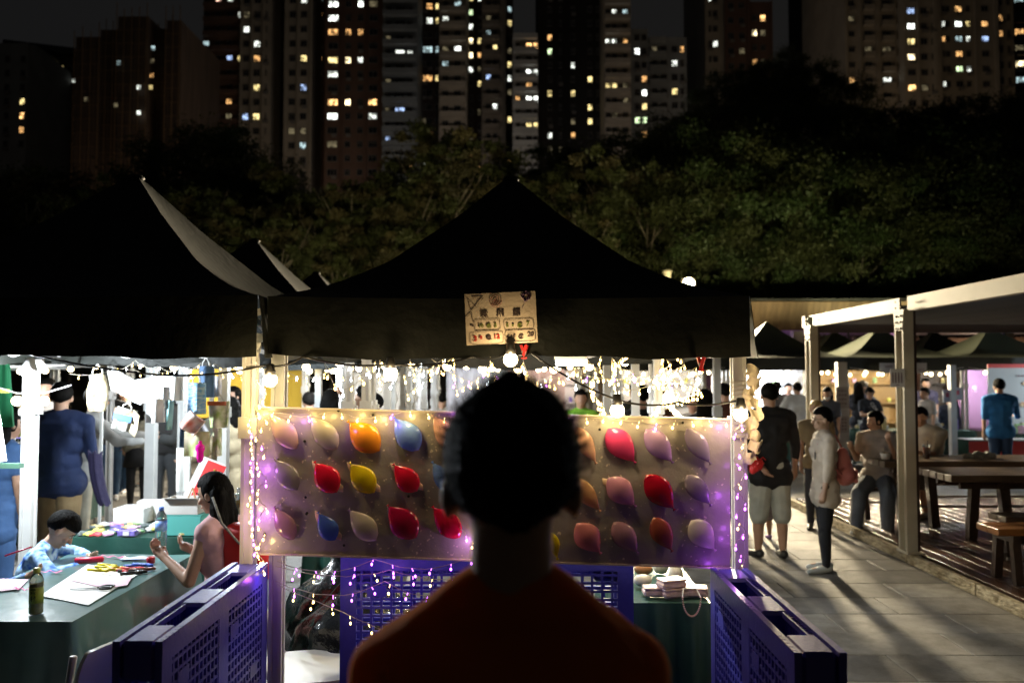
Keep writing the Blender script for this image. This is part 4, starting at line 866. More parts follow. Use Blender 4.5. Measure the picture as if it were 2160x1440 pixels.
def person(label, loc, heading, H=1.66, vox=.016, skin=None, shirt=(.3, .3, .3), pants=(.05, .05, .06), shoes=(.05, .05, .05), sleeve='short', legs='long', hair='short', hairc=None,
           lean=0, hyaw=0, hpitch=0, armL=((-.10, .02, -1), (0, .15, -1)), armR=((.10, .02, -1), (0, .15, -1)), legL=((-.03, 0, -1), (0, 0, -1)), legR=((.03, 0, -1), (0, 0, -1)), hip=None, fem=False, build=1., group=None, shirtm=None, pantsm=None, hem=0., slope=.035, strands=False, neckl=.034, name='person', face=False, skirt=False, hscale=1, floor=FLOORZ):
    skin = skin or m_skin; o = thing(name, label, 'person', (loc[0], loc[1], loc[2] if len(loc) > 2 else floor), heading, group)
    hz = hip if hip is not None else .51*H; hc = V((0, 0, hz)); l = R(lean); u = V((0, math.sin(l), math.cos(l))); fw_ = V((0, math.cos(l), -math.sin(l))); rt = V((1, 0, 0))
    nb = hc+u*(.325*H); shw = .100*H*(.90 if fem else 1)*build; q = .95*build
    hp = R(hpitch); hr = Matrix.Rotation(R(hyaw), 3, 'Z') @ Matrix.Rotation(-hp-l*.5, 3, 'X'); k = H/1.7*hscale
    hd = nb+(u*.75+V((0, 0, .25))).normalized()*neckl*H+hr @ V((0, .012*k, .088*k)); T = lambda x, y, z: hd+hr @ V((x*k, y*k, z*k))
    B = []
    def wrap(e, f): return [(x[0], x[1], x[2]*f, x[3]*f) if len(x) == 4 else (x[0], tuple(r*f for r in x[1]), x[2]) for x in e]
    torso = [(hc-rt*.042*H, hc+rt*.042*H, .062*H*q*(1.06 if fem else 1), .062*H*q*(1.06 if fem else 1)), (hc+u*.10*H-rt*.032*H, hc+u*.10*H+rt*.032*H, .056*H*q*(.94 if fem else 1), .056*H*q*(.94 if fem else 1)),
             (hc+u*.19*H-rt*.040*H, hc+u*.19*H+rt*.040*H, .062*H*q, .062*H*q), (hc+u*.255*H-rt*.055*H, hc+u*.255*H+rt*.055*H, .058*H*q, .058*H*q), (hc, hc+u*.22*H, .06*H*q, .064*H*q)]
    shl = nb-u*slope*H-rt*shw; shr = nb-u*slope*H+rt*shw
    torso += [(shl, nb-u*.012*H, .036*H*q, .040*H*q), (shr, nb-u*.012*H, .036*H*q, .040*H*q)]
    if fem: torso += [(hc+u*.215*H-rt*.035*H+fw_*.042*H, hc+u*.215*H+rt*.035*H+fw_*.042*H, .036*H, .036*H)]
    B += wrap(torso, .84)+[(nb-u*.02*H, hd-V((0, 0, .03*k))-hr @ V((0, .02*k, 0)), .034*H*(.85 if fem else 1), .032*H*(.85 if fem else 1))]
    # head: skull, jaw, nose, brow, ears, lips
    B += [(T(0, -.008, .022), (.074*k, .092*k, .088*k), hr), (T(0, .022, -.045), (.055*k, .062*k, .066*k), hr), (T(0, .062, -.088), (.024*k, .022*k, .018*k), hr),
          (T(0, .082, 0), T(0, .104, -.032), .009*k, .0125*k), (T(-.03, .076, .022), T(.03, .076, .022), .010*k, .010*k), (T(0, .083, -.062), (.023*k, .012*k, .008*k), hr),
          (T(-.081, -.006, -.012), (.010*k, .020*k, .031*k), hr), (T(.081, -.006, -.012), (.010*k, .020*k, .031*k), hr), (T(-.036, .066, -.025), (.022*k, .016*k, .02*k), hr), (T(.036, .066, -.025), (.022*k, .016*k, .02*k), hr)]
    hands = {}; SL = []
    for sgn, sh, arm in ((-1, shl, armL), (1, shr, armR)):
        a = V(arm[0]).normalized(); b = V(arm[1]).normalized(); el = sh+a*.168*H; wr = el+b*.140*H; ha = wr+b*.045*H
        cov = .84 if sleeve in ('long', 'half', 'elbow') else 1
        B += [(sh, el, .028*H*q*cov, .0215*H*cov), (el, wr, .0225*H*(cov if sleeve == 'long' else 1), .0145*H), (wr, ha, .0155*H, .017*H)]
        side = b.cross(V((0, 0, 1))); side = side.normalized() if side.length > .2 else V((0, 1, 0)); pn = side.cross(b)*(1 if b.z > -.5 else 0)+V((0, 0, -.2)); pn = (pn-b*pn.dot(b)); pn = pn.normalized() if pn.length > .01 else rt*-sgn
        if b.z < -.5: side = V((0, 1, 0)); side = (side-b*side.dot(b)).normalized(); pn = rt*-sgn
        for f in range(4):
            s0 = ha+side*(f-1.5)*.0105*H; L = (.024, .028, .026, .020)[f]*H; m_ = s0+(b*.8+pn*.35).normalized()*L
            B += [(ha+side*(f-1.5)*.006*H, s0, .0075*H, .0062*H), (s0, m_, .0060*H, .0054*H), (m_, m_+(b*.35+pn*.8).normalized()*L*.75, .0054*H, .0046*H)]
        th = wr+b*.018*H+side*.018*H*(1 if b.z < -.5 else -sgn); B += [(wr+b*.012*H, th, .009*H, .007*H), (th, th+(b*.8+pn*.5).normalized()*.030*H, .0068*H, .0052*H)]
        hands[sgn] = ha+b*.02*H
        e = {'short': .62, 'long': 1.9, 'elbow': 1.05, 'none': 0, 'half': 1.5}[sleeve]
        if e:
            if e <= 1: SL.append((sh, sh+(el-sh)*e, .037*H*q, .035*H))
            else: SL += [(sh, el, .036*H*q, .029*H), (el, el+(wr-el)*min(1, e-1), .029*H, .0235*H)]
    PN = []; SH = []
    for sgn, leg in ((-1, legL), (1, legR)):
        hj = hc+rt*sgn*.045*H-V((0, 0, .01*H)); a = V(leg[0]).normalized(); b = V(leg[1]).normalized(); kn = hj+a*.235*H; an = kn+b*.225*H
        fd = V(leg[2]).normalized() if len(leg) > 2 else V((sgn*.15, 1, 0)).normalized()
        cv = .82 if legs in ('long', 'slim', 'wide') else 1
        B += [(hj, kn, .050*H*q*cv, .032*H*cv), (kn, kn+(an-kn)*.4, .031*H*cv, .033*H*cv), (kn+(an-kn)*.4, an, .033*H*cv, .020*H), (an-V((0, 0, .012*H)), an+fd*.085*H-V((0, 0, .022*H)), .018*H, .014*H)]
        if legs == 'long': PN += [(hj, kn, .058*H*q, .040*H), (kn, an+(kn-an)*.06, .039*H, .028*H)]
        elif legs == 'slim': PN += [(hj, kn, .055*H*q, .036*H), (kn, kn+(an-kn)*.4, .034*H, .036*H), (kn+(an-kn)*.4, an, .036*H, .0235*H)]
        elif legs == 'wide': PN += [(hj, kn, .062*H*q, .052*H), (kn, an, .050*H, .044*H)]
        elif legs == 'shorts': PN += [(hj, kn, .064*H*q, .056*H), (kn, kn+(an-kn)*.12, .056*H, .054*H)]
        sl = an-V((0, 0, .014*H)); SH.append([(sl-fd*.018*H, sl+fd*.05*H-V((0, 0, .010*H)), .024*H, .023*H), (sl+fd*.05*H-V((0, 0, .012*H)), sl+fd*.105*H-V((0, 0, .016*H)), .022*H, .016*H)])
    pmesh('body', blob(B, vox*.8 if face else vox, 3 if face else 2), skin, o)
    sc_ = wrap(torso, 1.11)+SL+[(hc-rt*.045*H-u*hem*H, hc+rt*.045*H-u*hem*H, .076*H*q, .076*H*q)]
    if hem > .03: sc_ += [(hc-rt*.04*H, hc-rt*.045*H-u*hem*H, .068*H*q, .070*H*q), (hc+rt*.04*H, hc+rt*.045*H-u*hem*H, .068*H*q, .070*H*q)]
    me = blob(sc_, vox*.8, 9, 'shirt'); wrinkle(me, .0050*H, 9, H*10); pmesh('shirt', me, shirtm or cloth_m('cloth_%.2f_%.2f_%.2f' % shirt, shirt), o)
    pm_ = pantsm or cloth_m('cloth_%.2f_%.2f_%.2f' % pants, pants)
    if legs != 'none':
        me = blob(wrap(torso[:1], 1.06)+PN, vox*.8, 3, 'trousers'); wrinkle(me, .0055*H, 7, H*7); pmesh('trousers' if legs != 'shorts' else 'shorts', me, pm_, o)
    if skirt:
        MB().lathe([(.07*H, hz+.05*H), (.085*H, hz), (.10*H, hz-.08*H), (.115*H, hz-.17*H), (.11*H, hz-.165*H)], n=20, sy=.85).build('skirt', pm_, o, True)
    if shoes is not None:
        for s_ in SH: pmesh('shoe', blob(s_, vox*.7, 2, 'shoe'), M('shoe_%.2f_%.2f' % shoes[:2], shoes, .55), o)
    # hair
    hm = hairc or m_hair; hb = MB(); n_, m__ = 40, 28; vs = []
    for j in range(m__+1):
        for i in range(n_):
            th, ph = math.pi*j/m__, 2*math.pi*i/n_; d = V((math.sin(th)*math.cos(ph), math.sin(th)*math.sin(ph), math.cos(th)))
            r = 1.02+.035*noise.noise(d*5+V((H*9, 0, 0)))+(.03*noise.noise(d*17) if face or vox < .012 else 0)
            fr = d.y; lim = .30 if hair in ('short', 'crop', 'spiky') else .22
            cut = (-.65 if strands else -.42)+(1.03 if strands else .80)*min(1, fr/.42) if fr > 0 else -.78+.36*abs(d.x)
            if hair not in ('short', 'crop', 'spiky', 'fringe') and fr <= 0: cut = -.8
            if hair in ('long', 'pony', 'bob') and fr < .35: cut = -.85
            if hair == 'fringe' and fr > 0: cut = .18
            r += .08*max(0, min(1, (d.z-cut)/.35))
            if d.z < cut: r *= max(.80, 1-(cut-d.z)*2.6)
            if hair == 'spiky' and d.z > .2: r += .07*abs(noise.noise(d*8))+.05*d.z
            if hair == 'crop': r -= .03
            vs.append(T(d.x*.079*r, -.010+d.y*.098*r, .026+d.z*.095*r))
    hb.add(vs, [(j*n_+i, (j+1)*n_+i, (j+1)*n_+(i+1) % n_, j*n_+(i+1) % n_) for j in range(m__) for i in range(n_)])
    pmesh('hair', hb.mesh('hair', []), hm, o)
    if strands:
        sb = MB(); rr = random.Random(5)
        for v in vs:
            for _ in range(3):
                d = (v-T(0, -.01, .026)); dn = d.normalized()
                if (hr.transposed() @ dn).z < -.5: continue
                p = v*1+V((rr.uniform(-.005, .005), rr.uniform(-.005, .005), rr.uniform(-.005, .005)))-dn*.004; q_ = (dn+V((rr.uniform(-.5, .5), rr.uniform(-.5, .5), rr.uniform(-.2, .6)))).normalized()*rr.uniform(.012, .026); s_ = dn.orthogonal().normalized()*.0011
                sb.add([p-s_, p+s_, p+q_], [(0, 1, 2)])
        pmesh('hair_tufts', sb.mesh('hair_tufts', []), hm, o)['kind'] = 'stuff'
    if hair in ('long', 'pony', 'bob'):
        L = {'long': .30, 'pony': .24, 'bob': .12}[hair]; e = [(T(0, -.05, 0), (.072*k, .055*k, .09*k), hr)]
        bx = T(0, -.055, -.01); dn = V((0, -.12, -1)).normalized()
        if hair == 'pony': e = [(bx, bx+V((0, -.04, 0)), .022*k, .026*k), (bx+V((0, -.045, 0)), bx+V((0, -.07, 0))+dn*L*k, .028*k, .012*k)]
        else: e += [(bx-rt*.040*k, bx-rt*.055*k+dn*L*k, .058*k, .040*k), (bx+rt*.040*k, bx+rt*.055*k+dn*L*k, .058*k, .040*k), (bx, bx+dn*(L+.04)*k, .062*k, .045*k)]
        me = blob(e, vox*.8, 2, 'hair'); wrinkle(me, .012, 14, 3); pmesh('long_hair' if hair != 'pony' else 'ponytail', me, hm, o)
    if face:
        ew = M('eye_white', (.6, .58, .55), .3); ed = M('eye_dark', (.02, .012, .01), .2); lp = M('lips', (.42, .14, .11), .5)
        for s_ in (-1, 1):
            e = MB().ball(T(s_*.031, .0735, .004), (.0135*k, .008*k, .0065*k), 12, 8, rot=hr).build('eye', ew, o, True); MB().ball(T(s_*.031, .0795, .004), .0058*k, 10, 6).build('iris', ed, e, True)
            MB().tube([T(s_*.014, .086, .024), T(s_*.032, .085, .031), T(s_*.048, .074, .026)], .0032*k, 6).build('eyebrow', hm, o, True)
        MB().tube([T(-.020, .087, -.062), T(0, .0955, -.060), T(.020, .087, -.062)], .0042*k, 6).build('mouth', lp, o, True)
    o['_T'] = 0; del o['_T']
    return o, T, hands, dict(hc=hc, u=u, fw=fw_, nb=nb, H=H, shl=shl, shr=shr)

# the thrower, back of head to the camera, out of focus
fx = P(1087, 930, 1.14)
o, T, hands, J = person('person with short black hair in an orange T-shirt, back turned, filling the front centre', (fx.x-.005, 1.14, FLOORZ), R(2), 1.803, vox=.010, slope=.072, neckl=.017, strands=True, shirtm=M('orange_tee', (.90, .20, .02), .8, c2=(.75, .15, .015), sc=6, bump=.4, bs=10, tl=.3), pants=(.05, .05, .07), hair='spiky', build=.91, hscale=1.06,
       armL=((-.22, .10, -1), (.12, .75, -.35)), armR=((.22, .10, -1), (-.12, .75, -.35)), name='person')
_b = _M['orange_tee'].node_tree.nodes['Principled BSDF']; _b.inputs['Sheen Weight'].default_value = 1; _b.inputs['Sheen Tint'].default_value = (1, .32, .04, 1); _b.inputs['Sheen Roughness'].default_value = .6
# boy at the craft table: seated, arms on the table, looking down at his hands
q = G(70, 1190, .74)
blue_tie = M('blue_tie_dye', (.45, .66, .82), .85, c2=(.03, .12, .48), sc=22, bump=.35, bs=14, detail=2)
o, T, hands, J = person('small boy with black hair in a pale blue patterned jacket, bent over the craft table', (-2.84, 4.52, .07), R(-72), 1.20, vox=.008, skin=m_skin2, shirtm=blue_tie, sleeve='long', pants=(.05, .05, .08), hair='fringe', hip=.40, lean=24, hpitch=34, hyaw=2, hscale=1.22, face=True,
       armL=((-.75, .55, -.32), (.85, .55, .02)), armR=((.75, .50, -.32), (-.85, .60, .02)), legL=((-.15, 1, -.05), (0, .5, -1)), legR=((.15, 1, -.05), (0, .5, -1)))
MB().box((0, -.02, .30), (.34, .34, .03), bev=.008).build('stool_seat', m_frame, tag(thing('stool', 'low stool under the boy at the craft table', 'stool', (-2.90, 4.50, FLOORZ), 0), None))
st = bpy.data.objects['stool']
for a in (-1, 1):
    for b in (-1, 1): MB().tube([(a*.12, b*.12-.02, .29), (a*.15, b*.15-.02, 0)], .012, 6).build('leg', m_metal, st)
bpy.data.objects['stool_seat'].location.z = .27
# second child at the left frame edge holding a red pencil
o, T, hands, J = person('child cut off by the left edge, pale blue jacket, holding a red pencil', (-2.83, 4.00, .10), R(-80), 1.22, vox=.010, shirtm=blue_tie, sleeve='long', hair='fringe', hip=.40, lean=8, hpitch=20, hscale=1.2, face=False, armL=((-.2, .35, -.8), (.1, .9, .42)), armR=((.2, .5, -.7), (-.3, .9, .05)), legL=((-.15, 1, -.05), (0, 0, -1)), legR=((.15, 1, -.05), (0, 0, -1)))
a, b = P(10, 1172, 4.05), P(66, 1153, 4.10); pc = thing('red_pencil', 'red pencil held up at the left edge of the picture', 'pencil', a); MB().tube([(0, 0, 0), b-a], .0045, 6).build('barrel', M('pencil_red', (.6, .02, .10), .4), pc, True); MB().tube([b-a, (b-a)*1.06], [.0045, .001], 6).build('tip', M('pale_wood', (.45, .25, .12)), pc, True)
# woman with long hair, seated right of the craft table, facing left
o, T, hands, J = person('woman with long dark hair and bare arms seated right of the craft table', (-1.60, 4.42, 0), R(80), 1.58, vox=.010, skin=m_skin, shirt=(.72, .42, .44), sleeve='none', pants=(.55, .04, .03), hair='long', fem=True, hip=.50, lean=6, hpitch=14, face=True,
       armL=((-.14, .28, -1), (.30, .85, .45)), armR=((.20, .12, -1), (-.35, .75, .40)), legL=((-.1, 1, 0), (0, 0, -1)), legR=((.15, 1, 0), (0, 0, -1)))
bg_ = thing('shoulder_bag', 'red bag behind the long haired woman, on a grey woven strap', 'bag', (-1.48, 4.36, .82)); MB().box((0, 0, 0), (.24, .16, .34), bev=.04).build('sack', M('festive_red', (.62, .02, .02)), bg_, True); MB().tube([(-.14, -.12, .33), (-.08, -.15, .2), (0, -.10, .08)], .007, 6).build('strap', M('woven_strap', (.35, .33, .30), .8, c2=(.15, .14, .13), sc=60), bg_, True)
MB().box((0, 0, .44), (.40, .38, .03), bev=.01).build('seat', M('chair_plastic'), thing('stool', 'seat under the long haired woman', 'stool', (-1.58, 4.42, FLOORZ)))
st = [x for x in bpy.data.objects if x.get('label') == 'seat under the long haired woman'][0]
for a in (-1, 1):
    for b in (-1, 1): MB().tube([(a*.15, b*.15, .43), (a*.18, b*.18, 0)], .012, 6).build('leg', m_metal, st)
# man in navy sweater (back), blazer over arm
x = P(128, 900, 6.7).x
o, T, hands, J = person('man in a navy blue sweater and tan trousers, seen from behind beside the bright post', (x, 6.7), R(4), 1.74, vox=.013, shirt=(.012, .045, .17), sleeve='long', pants=(.22, .15, .07), hair='short', hyaw=18, build=1.18, armL=((-.25, .15, -1), (-.1, .25, -1)), armR=((.15, .12, -1), (.05, .5, -1)), shirtm=cloth_m('navy_knit', (.005, .016, .065)))
jk = thing('draped_jacket', 'dark violet cloth with a fringe hanging beside the navy sweater man', 'cloth', P(197, 1000, 6.45)); MB().grid(lambda u, v: ((u-.5)*.10+.08*v*v, .03*math.sin(u*7), .20-v*.42-.04*abs(math.sin(u*9))), 10, 10, thick=.02, nrm=(0, 1, 0)).build('cloth', M('violet_cloth', (.012, .008, .04), .8, bump=.5), jk, True)
o, T, hands, J = person('man in a light grey shirt reaching right, behind the navy sweater man', (P(178, 900, 7.6).x, 7.6), R(-60), 1.70, vox=.015, shirt=(.42, .42, .40), sleeve='long', pants=(.35, .33, .26), hair='short', lean=8, armL=((-.1, .8, -.5), (0, 1, -.1)), armR=((.1, .7, -.7), (0, 1, 0)))
person('person in a long blue dress cut off by the left edge', (P(0, 1000, 6.1).x, 6.1), R(-30), 1.52, vox=.015, shirt=(.05, .12, .28), sleeve='short', pants=(.05, .12, .28), legs='wide', hair='long', fem=True, lean=5, hem=.12)
gb = thing('green_sack', 'pale green bag carried behind the blue dress', 'bag', P(38, 1000, 6.3)); me = blob([(V((0, 0, .10)), V((-.02, 0, -.14)), .06, .10)], .015, 3, 'sack'); wrinkle(me, .02, 9); pmesh('sack', me, cloth_m('mint', (.25, .50, .28)), gb); MB().tube([(-.03, 0, .1), (-.08, 0, .3), (0, 0, .14)], .008, 6).build('handle', m_black, gb, True)
# left aisle crowd
crowdL = [ # label, px, Y, heading, H, kwargs
 ('person in a black jacket with a grey backpack walking away in the left aisle', 352, 10.3, 0, 1.70, dict(shirt=(.03, .032, .035), sleeve='long', pants=(.06, .07, .08), shoes=(.30, .20, .10), build=1.1)),
 ('person in camouflage top, black skirt and tights, turned away in the left aisle', 292, 10.8, 20, 1.62, dict(shirt=(.17, .16, .11), sleeve='long', pants=(.008, .008, .01), skirt=True, legs='slim', shoes=(.02, .02, .02), fem=True, hair='long', shirtm=M('camouflage', (.30, .27, .19), .85, c2=(.06, .06, .05), sc=9, detail=1))),
 ('person in loose blue jeans behind the camouflage top', 262, 12.2, 170, 1.62, dict(shirt=(.5, .5, .48), pants=(.05, .12, .24), legs='wide', shoes=(.6, .6, .6), fem=True)),
 ('person in blue jeans and black top near the thin cream pole', 233, 11.5, 200, 1.68, dict(shirt=(.03, .03, .03), pants=(.04, .09, .18), legs='long', shoes=(.6, .6, .6))),
 ('person in white and pale blue stripes by the stalls on the left', 205, 12.8, 150, 1.6, dict(shirt=(.55, .6, .66), pants=(.45, .5, .55), legs='wide', fem=True)),
 ('person in black standing right of the backpack wearer', 385, 12.0, 160, 1.66, dict(shirt=(.02, .02, .025), pants=(.02, .02, .03), sleeve='long')),
 ('tall person in a dark coat in the left aisle, facing the camera', 315, 12.9, 185, 1.74, dict(shirt=(.10, .09, .08), pants=(.03, .03, .04), sleeve='long')),
 ('brown haired person in a beige coat beside the drinks table', 515, 7.4, 70, 1.62, dict(shirt=(.40, .32, .20), pants=(.3, .28, .2), sleeve='long', hair='long', fem=True, lean=16, hem=.12, armL=((-.1, .6, -.8), (0, 1, -.3)), armR=((.1, .6, -.8), (0, 1, -.3)))),
 ('person in dark clothes with a purple sleeve beside the beige post', 492, 9.6, 150, 1.66, dict(shirt=(.08, .03, .22), pants=(.02, .02, .02), hair='long', fem=True)),
 ('bareheaded man far behind the white globe cable at the left', 100, 9.3, 170, 1.76, dict(shirt=(.3, .27, .24), pants=(.1, .1, .1))),
]
for lb, px, Y, hd_, H, kw in crowdL: person(lb, (P(px, 900, Y).x, Y), R(hd_), H, **kw)
bp_ = thing('backpack', 'dark grey rounded backpack worn over the black jacket', 'backpack', (P(354, 905, 10.1).x, 10.14, 1.18)); me = blob([(V((0, 0, .12)), V((0, 0, -.14)), .13, .15)], .02, 3, 'sack'); pmesh('sack', me, cloth_m('dark_grey_nylon', (.07, .08, .085)), bp_); MB().box((0, -.13, -.06), (.2, .04, .16), bev=.02).build('pocket', M('cloth_0.03_0.03_0.03', (.03, .03, .03)), bp_)
# heads seen above the board
crowdC = [('man with short hair in black seen above the board in profile', 768, 8.0, 60, 1.70, dict(shirt=(.02, .02, .022))), ('woman with long straight black hair, back turned, above the board left part', 697, 7.6, 5, 1.66, dict(shirt=(.03, .035, .04), hair='long', fem=True)),
 ('person in pale top with arm raised above the board', 790, 8.6, 100, 1.60, dict(shirt=(.6, .5, .35), sleeve='short', armR=((.2, .6, .3), (0, .6, .8)))), ('blurred face behind the lights left of the head', 862, 9.3, 175, 1.62, dict(shirt=(.3, .16, .12))),
 ('dark haired person left of the beige post above the board', 652, 9.3, 30, 1.60, dict(shirt=(.02, .05, .04))), ('person with a shopping tote between two posts above the board', 932, 10.4, 10, 1.6, dict(shirt=(.5, .45, .4))),
 ('person in a blue cap just over the board edge, right of the head', 1248, 7.4, 20, 1.42, dict(shirt=(.1, .1, .12), hairc=M('navy_cap_cloth', (.02, .04, .12), .8))), ('dark silhouette behind the large globe above the board right part', 1352, 8.2, 15, 1.70, dict(shirt=(.015, .015, .015))),
 ('person with brown hair lit orange left of the cream post', 1392, 9.0, 20, 1.64, dict(shirt=(.25, .12, .06), hair='long', fem=True, hairc=M('brown_hair', (.12, .05, .02), .5))), ('woman with long black hair near the right end of the board', 1487, 8.0, 0, 1.66, dict(shirt=(.02, .02, .02), hair='long', fem=True)),
 ('person in a white shirt beside the long haired woman, above the board', 1462, 9.2, 180, 1.58, dict(shirt=(.6, .6, .58))), ('dark person behind the festoon at the right post', 1528, 10.0, 10, 1.70, dict(shirt=(.10, .03, .02))),
 ('green vested person glowing behind the head\'s right side', 1225, 9.8, 180, 1.62, dict(shirt=(.25, .6, .05))), ('second green vested person right of the first', 1262, 10.2, 170, 1.60, dict(shirt=(.25, .6, .05))),
 ('person in black between the right globes', 1340, 11.5, 30, 1.68, dict(shirt=(.02, .02, .02)))]
for lb, px, Y, hd_, H, kw in crowdC: person(lb, (P(px, 850, Y).x, Y), R(hd_), H, vox=.018, **kw)

# right side -------------------------------------------------------
x = P(1624, 900, 7.9).x
o, T, hands, J = person('man in a black T-shirt and pale knee length shorts, back turned, holding something red', (x, 7.9), R(6), 1.72, vox=.012, shirt=(.008, .008, .009), sleeve='half', pants=(.52, .54, .48), legs='shorts', shoes=(.03, .03, .03), hair='short', build=1.14, hem=.05,
       armL=((-.18, .0, -1), (.35, -.35, -.6)), armR=((.25, .05, -1), (.10, .3, -1)), legL=((-.10, .05, -1), (-.02, 0, -1)), legR=((.06, -.03, -1), (0, -.06, -1)))
rb = thing('red_bag', 'crumpled shiny red bag in the black shirted man\'s hand', 'bag', P(1590, 975, 7.7)); me = blob([(V((-.06, 0, .03)), V((.06, 0, 0)), .05, .05), (V((-.08, 0, .06)), V((-.11, 0, .09)), .02, .02), (V((0, 0, -.05)), (.05, .03, .05), None and 0 or Matrix.Identity(3))], .009, 1, 'sack'); wrinkle(me, .035, 16); pmesh('sack', me, M('red_foil', (.70, .02, .02), .3, bump=.6, bs=18), rb)
MB().tube([(.05, 0, .02), (.09, 0, .05), (.12, .02, .02)], .006, 6).build('handle', M('red_foil'), rb, True)
x = P(1738, 900, 7.38).x
o, T, hands, J = person('short haired woman with glasses, cream top and black trousers, standing in profile', (x, 7.38), R(88), 1.50, vox=.0095, skin=m_skin2, shirt=(.66, .58, .48), sleeve='half', pants=(.014, .016, .022), legs='slim', shoes=(.62, .66, .66), hair='spiky', fem=True, face=True, hem=.06, build=1.06,
       armL=((-.10, .10, -1), (.02, .18, -1)), armR=((.10, .05, -1), (0, .15, -1)), legL=((-.02, .08, -1), (0, .0, -1)), legR=((.02, -.02, -1), (0, -.06, -1)), hpitch=4)
gm = MB()
for s_ in (-1, 1): gm.tube([T(s_*.031+.018*math.cos(a*.55), .094-.006*abs(math.cos(a*.55)), .004+.013*math.sin(a*.55)) for a in range(13)], .0016, 5); gm.tube([T(s_*.049, .088, .008), T(s_*.076, .01, .004)], .0018, 5)
gm.tube([T(-.013, .094, .006), T(.013, .094, .006)], .0016, 5); gl = gm.build('glasses', m_black, o, True)
u = J['hc']; bk_ = thing('pink_backpack', 'small dusty pink backpack worn by the woman in the cream top', 'backpack', (x, 7.38, FLOORZ), R(88))
me = blob([(V((0, -.16, 1.06)), V((0, -.185, .86)), .062, .088), (V((-.06, -.18, .88)), V((.06, -.18, .88)), .075, .075)], .011, 3, 'sack'); wrinkle(me, .008, 12); pmesh('sack', me, M('dusty_pink', (.60, .20, .18), .6, c2=(.52, .16, .15), sc=8, bump=.2), bk_)
MB().box((0, -.262, .87), (.15, .03, .13), bev=.012).build('pocket', M('dusty_pink'), bk_); MB().tube([(0, -.16, 1.13), (0, -.13, 1.17), (0, -.11, 1.12)], .006, 6).build('grab_handle', m_black, bk_, True)
for s_ in (-1, 1): MB().tube([(s_*.07, -.13, 1.13), (s_*.085, -.075, 1.235), (s_*.090, .02, 1.245), (s_*.085, .085, 1.16), (s_*.10, .05, 1.02), (s_*.11, -.08, .92), (s_*.08, -.15, .86)], .009, 6).build('strap', m_black if s_ > 0 else M('dusty_pink'), bk_, True)
pn = thing('clipped_pen', 'dark clip hanging on the front of the cream top', 'clip', (x-.115, 7.30, 1.06)); MB().box((0, 0, 0), (.012, .008, .07), bev=.003).build('clip', m_black, pn); MB().box((0, 0, .04), (.006, .004, .02)).build('tab', m_metal, pn)
# child feet behind the man, far people
person('small child in grey behind the black shirted man\'s legs', (P(1612, 1000, 8.8).x, 8.8), R(10), 1.02, vox=.013, shirt=(.12, .11, .13), sleeve='long', pants=(.25, .22, .24), legs='shorts', shoes=(.45, .30, .62), hscale=1.2)
person('broad person in white T-shirt and black trousers, back turned, at the far stall', (P(1683, 900, 14.6).x, 14.6), R(8), 1.66, shirt=(.72, .74, .74), sleeve='elbow', pants=(.012, .012, .014), shoes=(.6, .6, .6), build=1.15, armL=((-.4, .4, -.8), (.2, .9, .1)), armR=((.2, .1, -1), (0, .4, -1)))
for lb, px, Y, hd_, H, kw in (
 ('woman in a navy top with white lettering, reading at the far stall', 1834, 14.9, 176, 1.58, dict(shirt=(.015, .02, .035), hair='pony', fem=True, hpitch=28, face=True, sleeve='short', armL=((-.15, .5, -.8), (.4, .8, .1)), armR=((.15, .5, -.8), (-.4, .8, .1)))),
 ('man in dark blue leaning left behind the reading woman', 1856, 15.9, 70, 1.74, dict(shirt=(.04, .05, .09), lean=24, hpitch=14, hairc=M('grey_hair', (.12, .11, .10), .6))),
 ('woman with long dark hair in navy left of the reading woman', 1812, 16.0, -20, 1.66, dict(shirt=(.012, .016, .03), hair='long', fem=True)),
 ('woman with dark hair and white face mask left of the paper notices', 1747, 13.6, 150, 1.60, dict(shirt=(.08, .09, .12), hair='bob', fem=True, hpitch=18)),
 ('person with blond hair behind the profile woman\'s head', 1722, 9.4, 160, 1.50, dict(shirt=(.3, .22, .12), hair='short', hairc=M('blond_hair', (.55, .38, .16), .5))),
 ('man in a bright blue T-shirt and jeans standing at the banner stall', 2110, 12.8, -12, 1.74, dict(shirt=(.03, .20, .52), pants=(.02, .05, .12), sleeve='elbow', build=1.12, armR=((.3, .3, -.9), (-.2, .8, .2)))),
 ('child in a grey cap and navy top behind the right stall table', 2003, 15.6, -15, 1.42, dict(shirt=(.02, .03, .07), hairc=M('grey_cap_cloth', (.22, .22, .23), .8), sleeve='long')),
 ('tall blurred figure in dark clothes among the lights right of the post', 1955, 17.2, 170, 1.72, dict(shirt=(.05, .04, .07))),
 ('grey shirted figure bending by the white stall sheet', 1968, 15.0, 100, 1.58, dict(shirt=(.30, .28, .26), lean=15)),
 ('dark dressed person at the far stall left of the white T-shirt', 1640, 15.8, 20, 1.66, dict(shirt=(.06, .05, .05))),
 ('seller facing the camera in the far stall behind the white T-shirt', 1664, 17.0, 180, 1.62, dict(shirt=(.2, .12, .1)))):
    o, T, hands, J = person(lb, (P(px, 900, Y).x, Y), R(hd_), H, **kw)
    if 'lettering' in lb:
        put_text('shirt_lettering', 'COAC', .085, m_paper, o, (-.06, .115+.01, 1.17), (R(90), R(55), R(180)), bold=.002)
    if 'mask' in lb: MB().ball(T(0, .07, -.055), (.045, .03, .035), 10, 6).build('face_mask', m_paper, o, True)
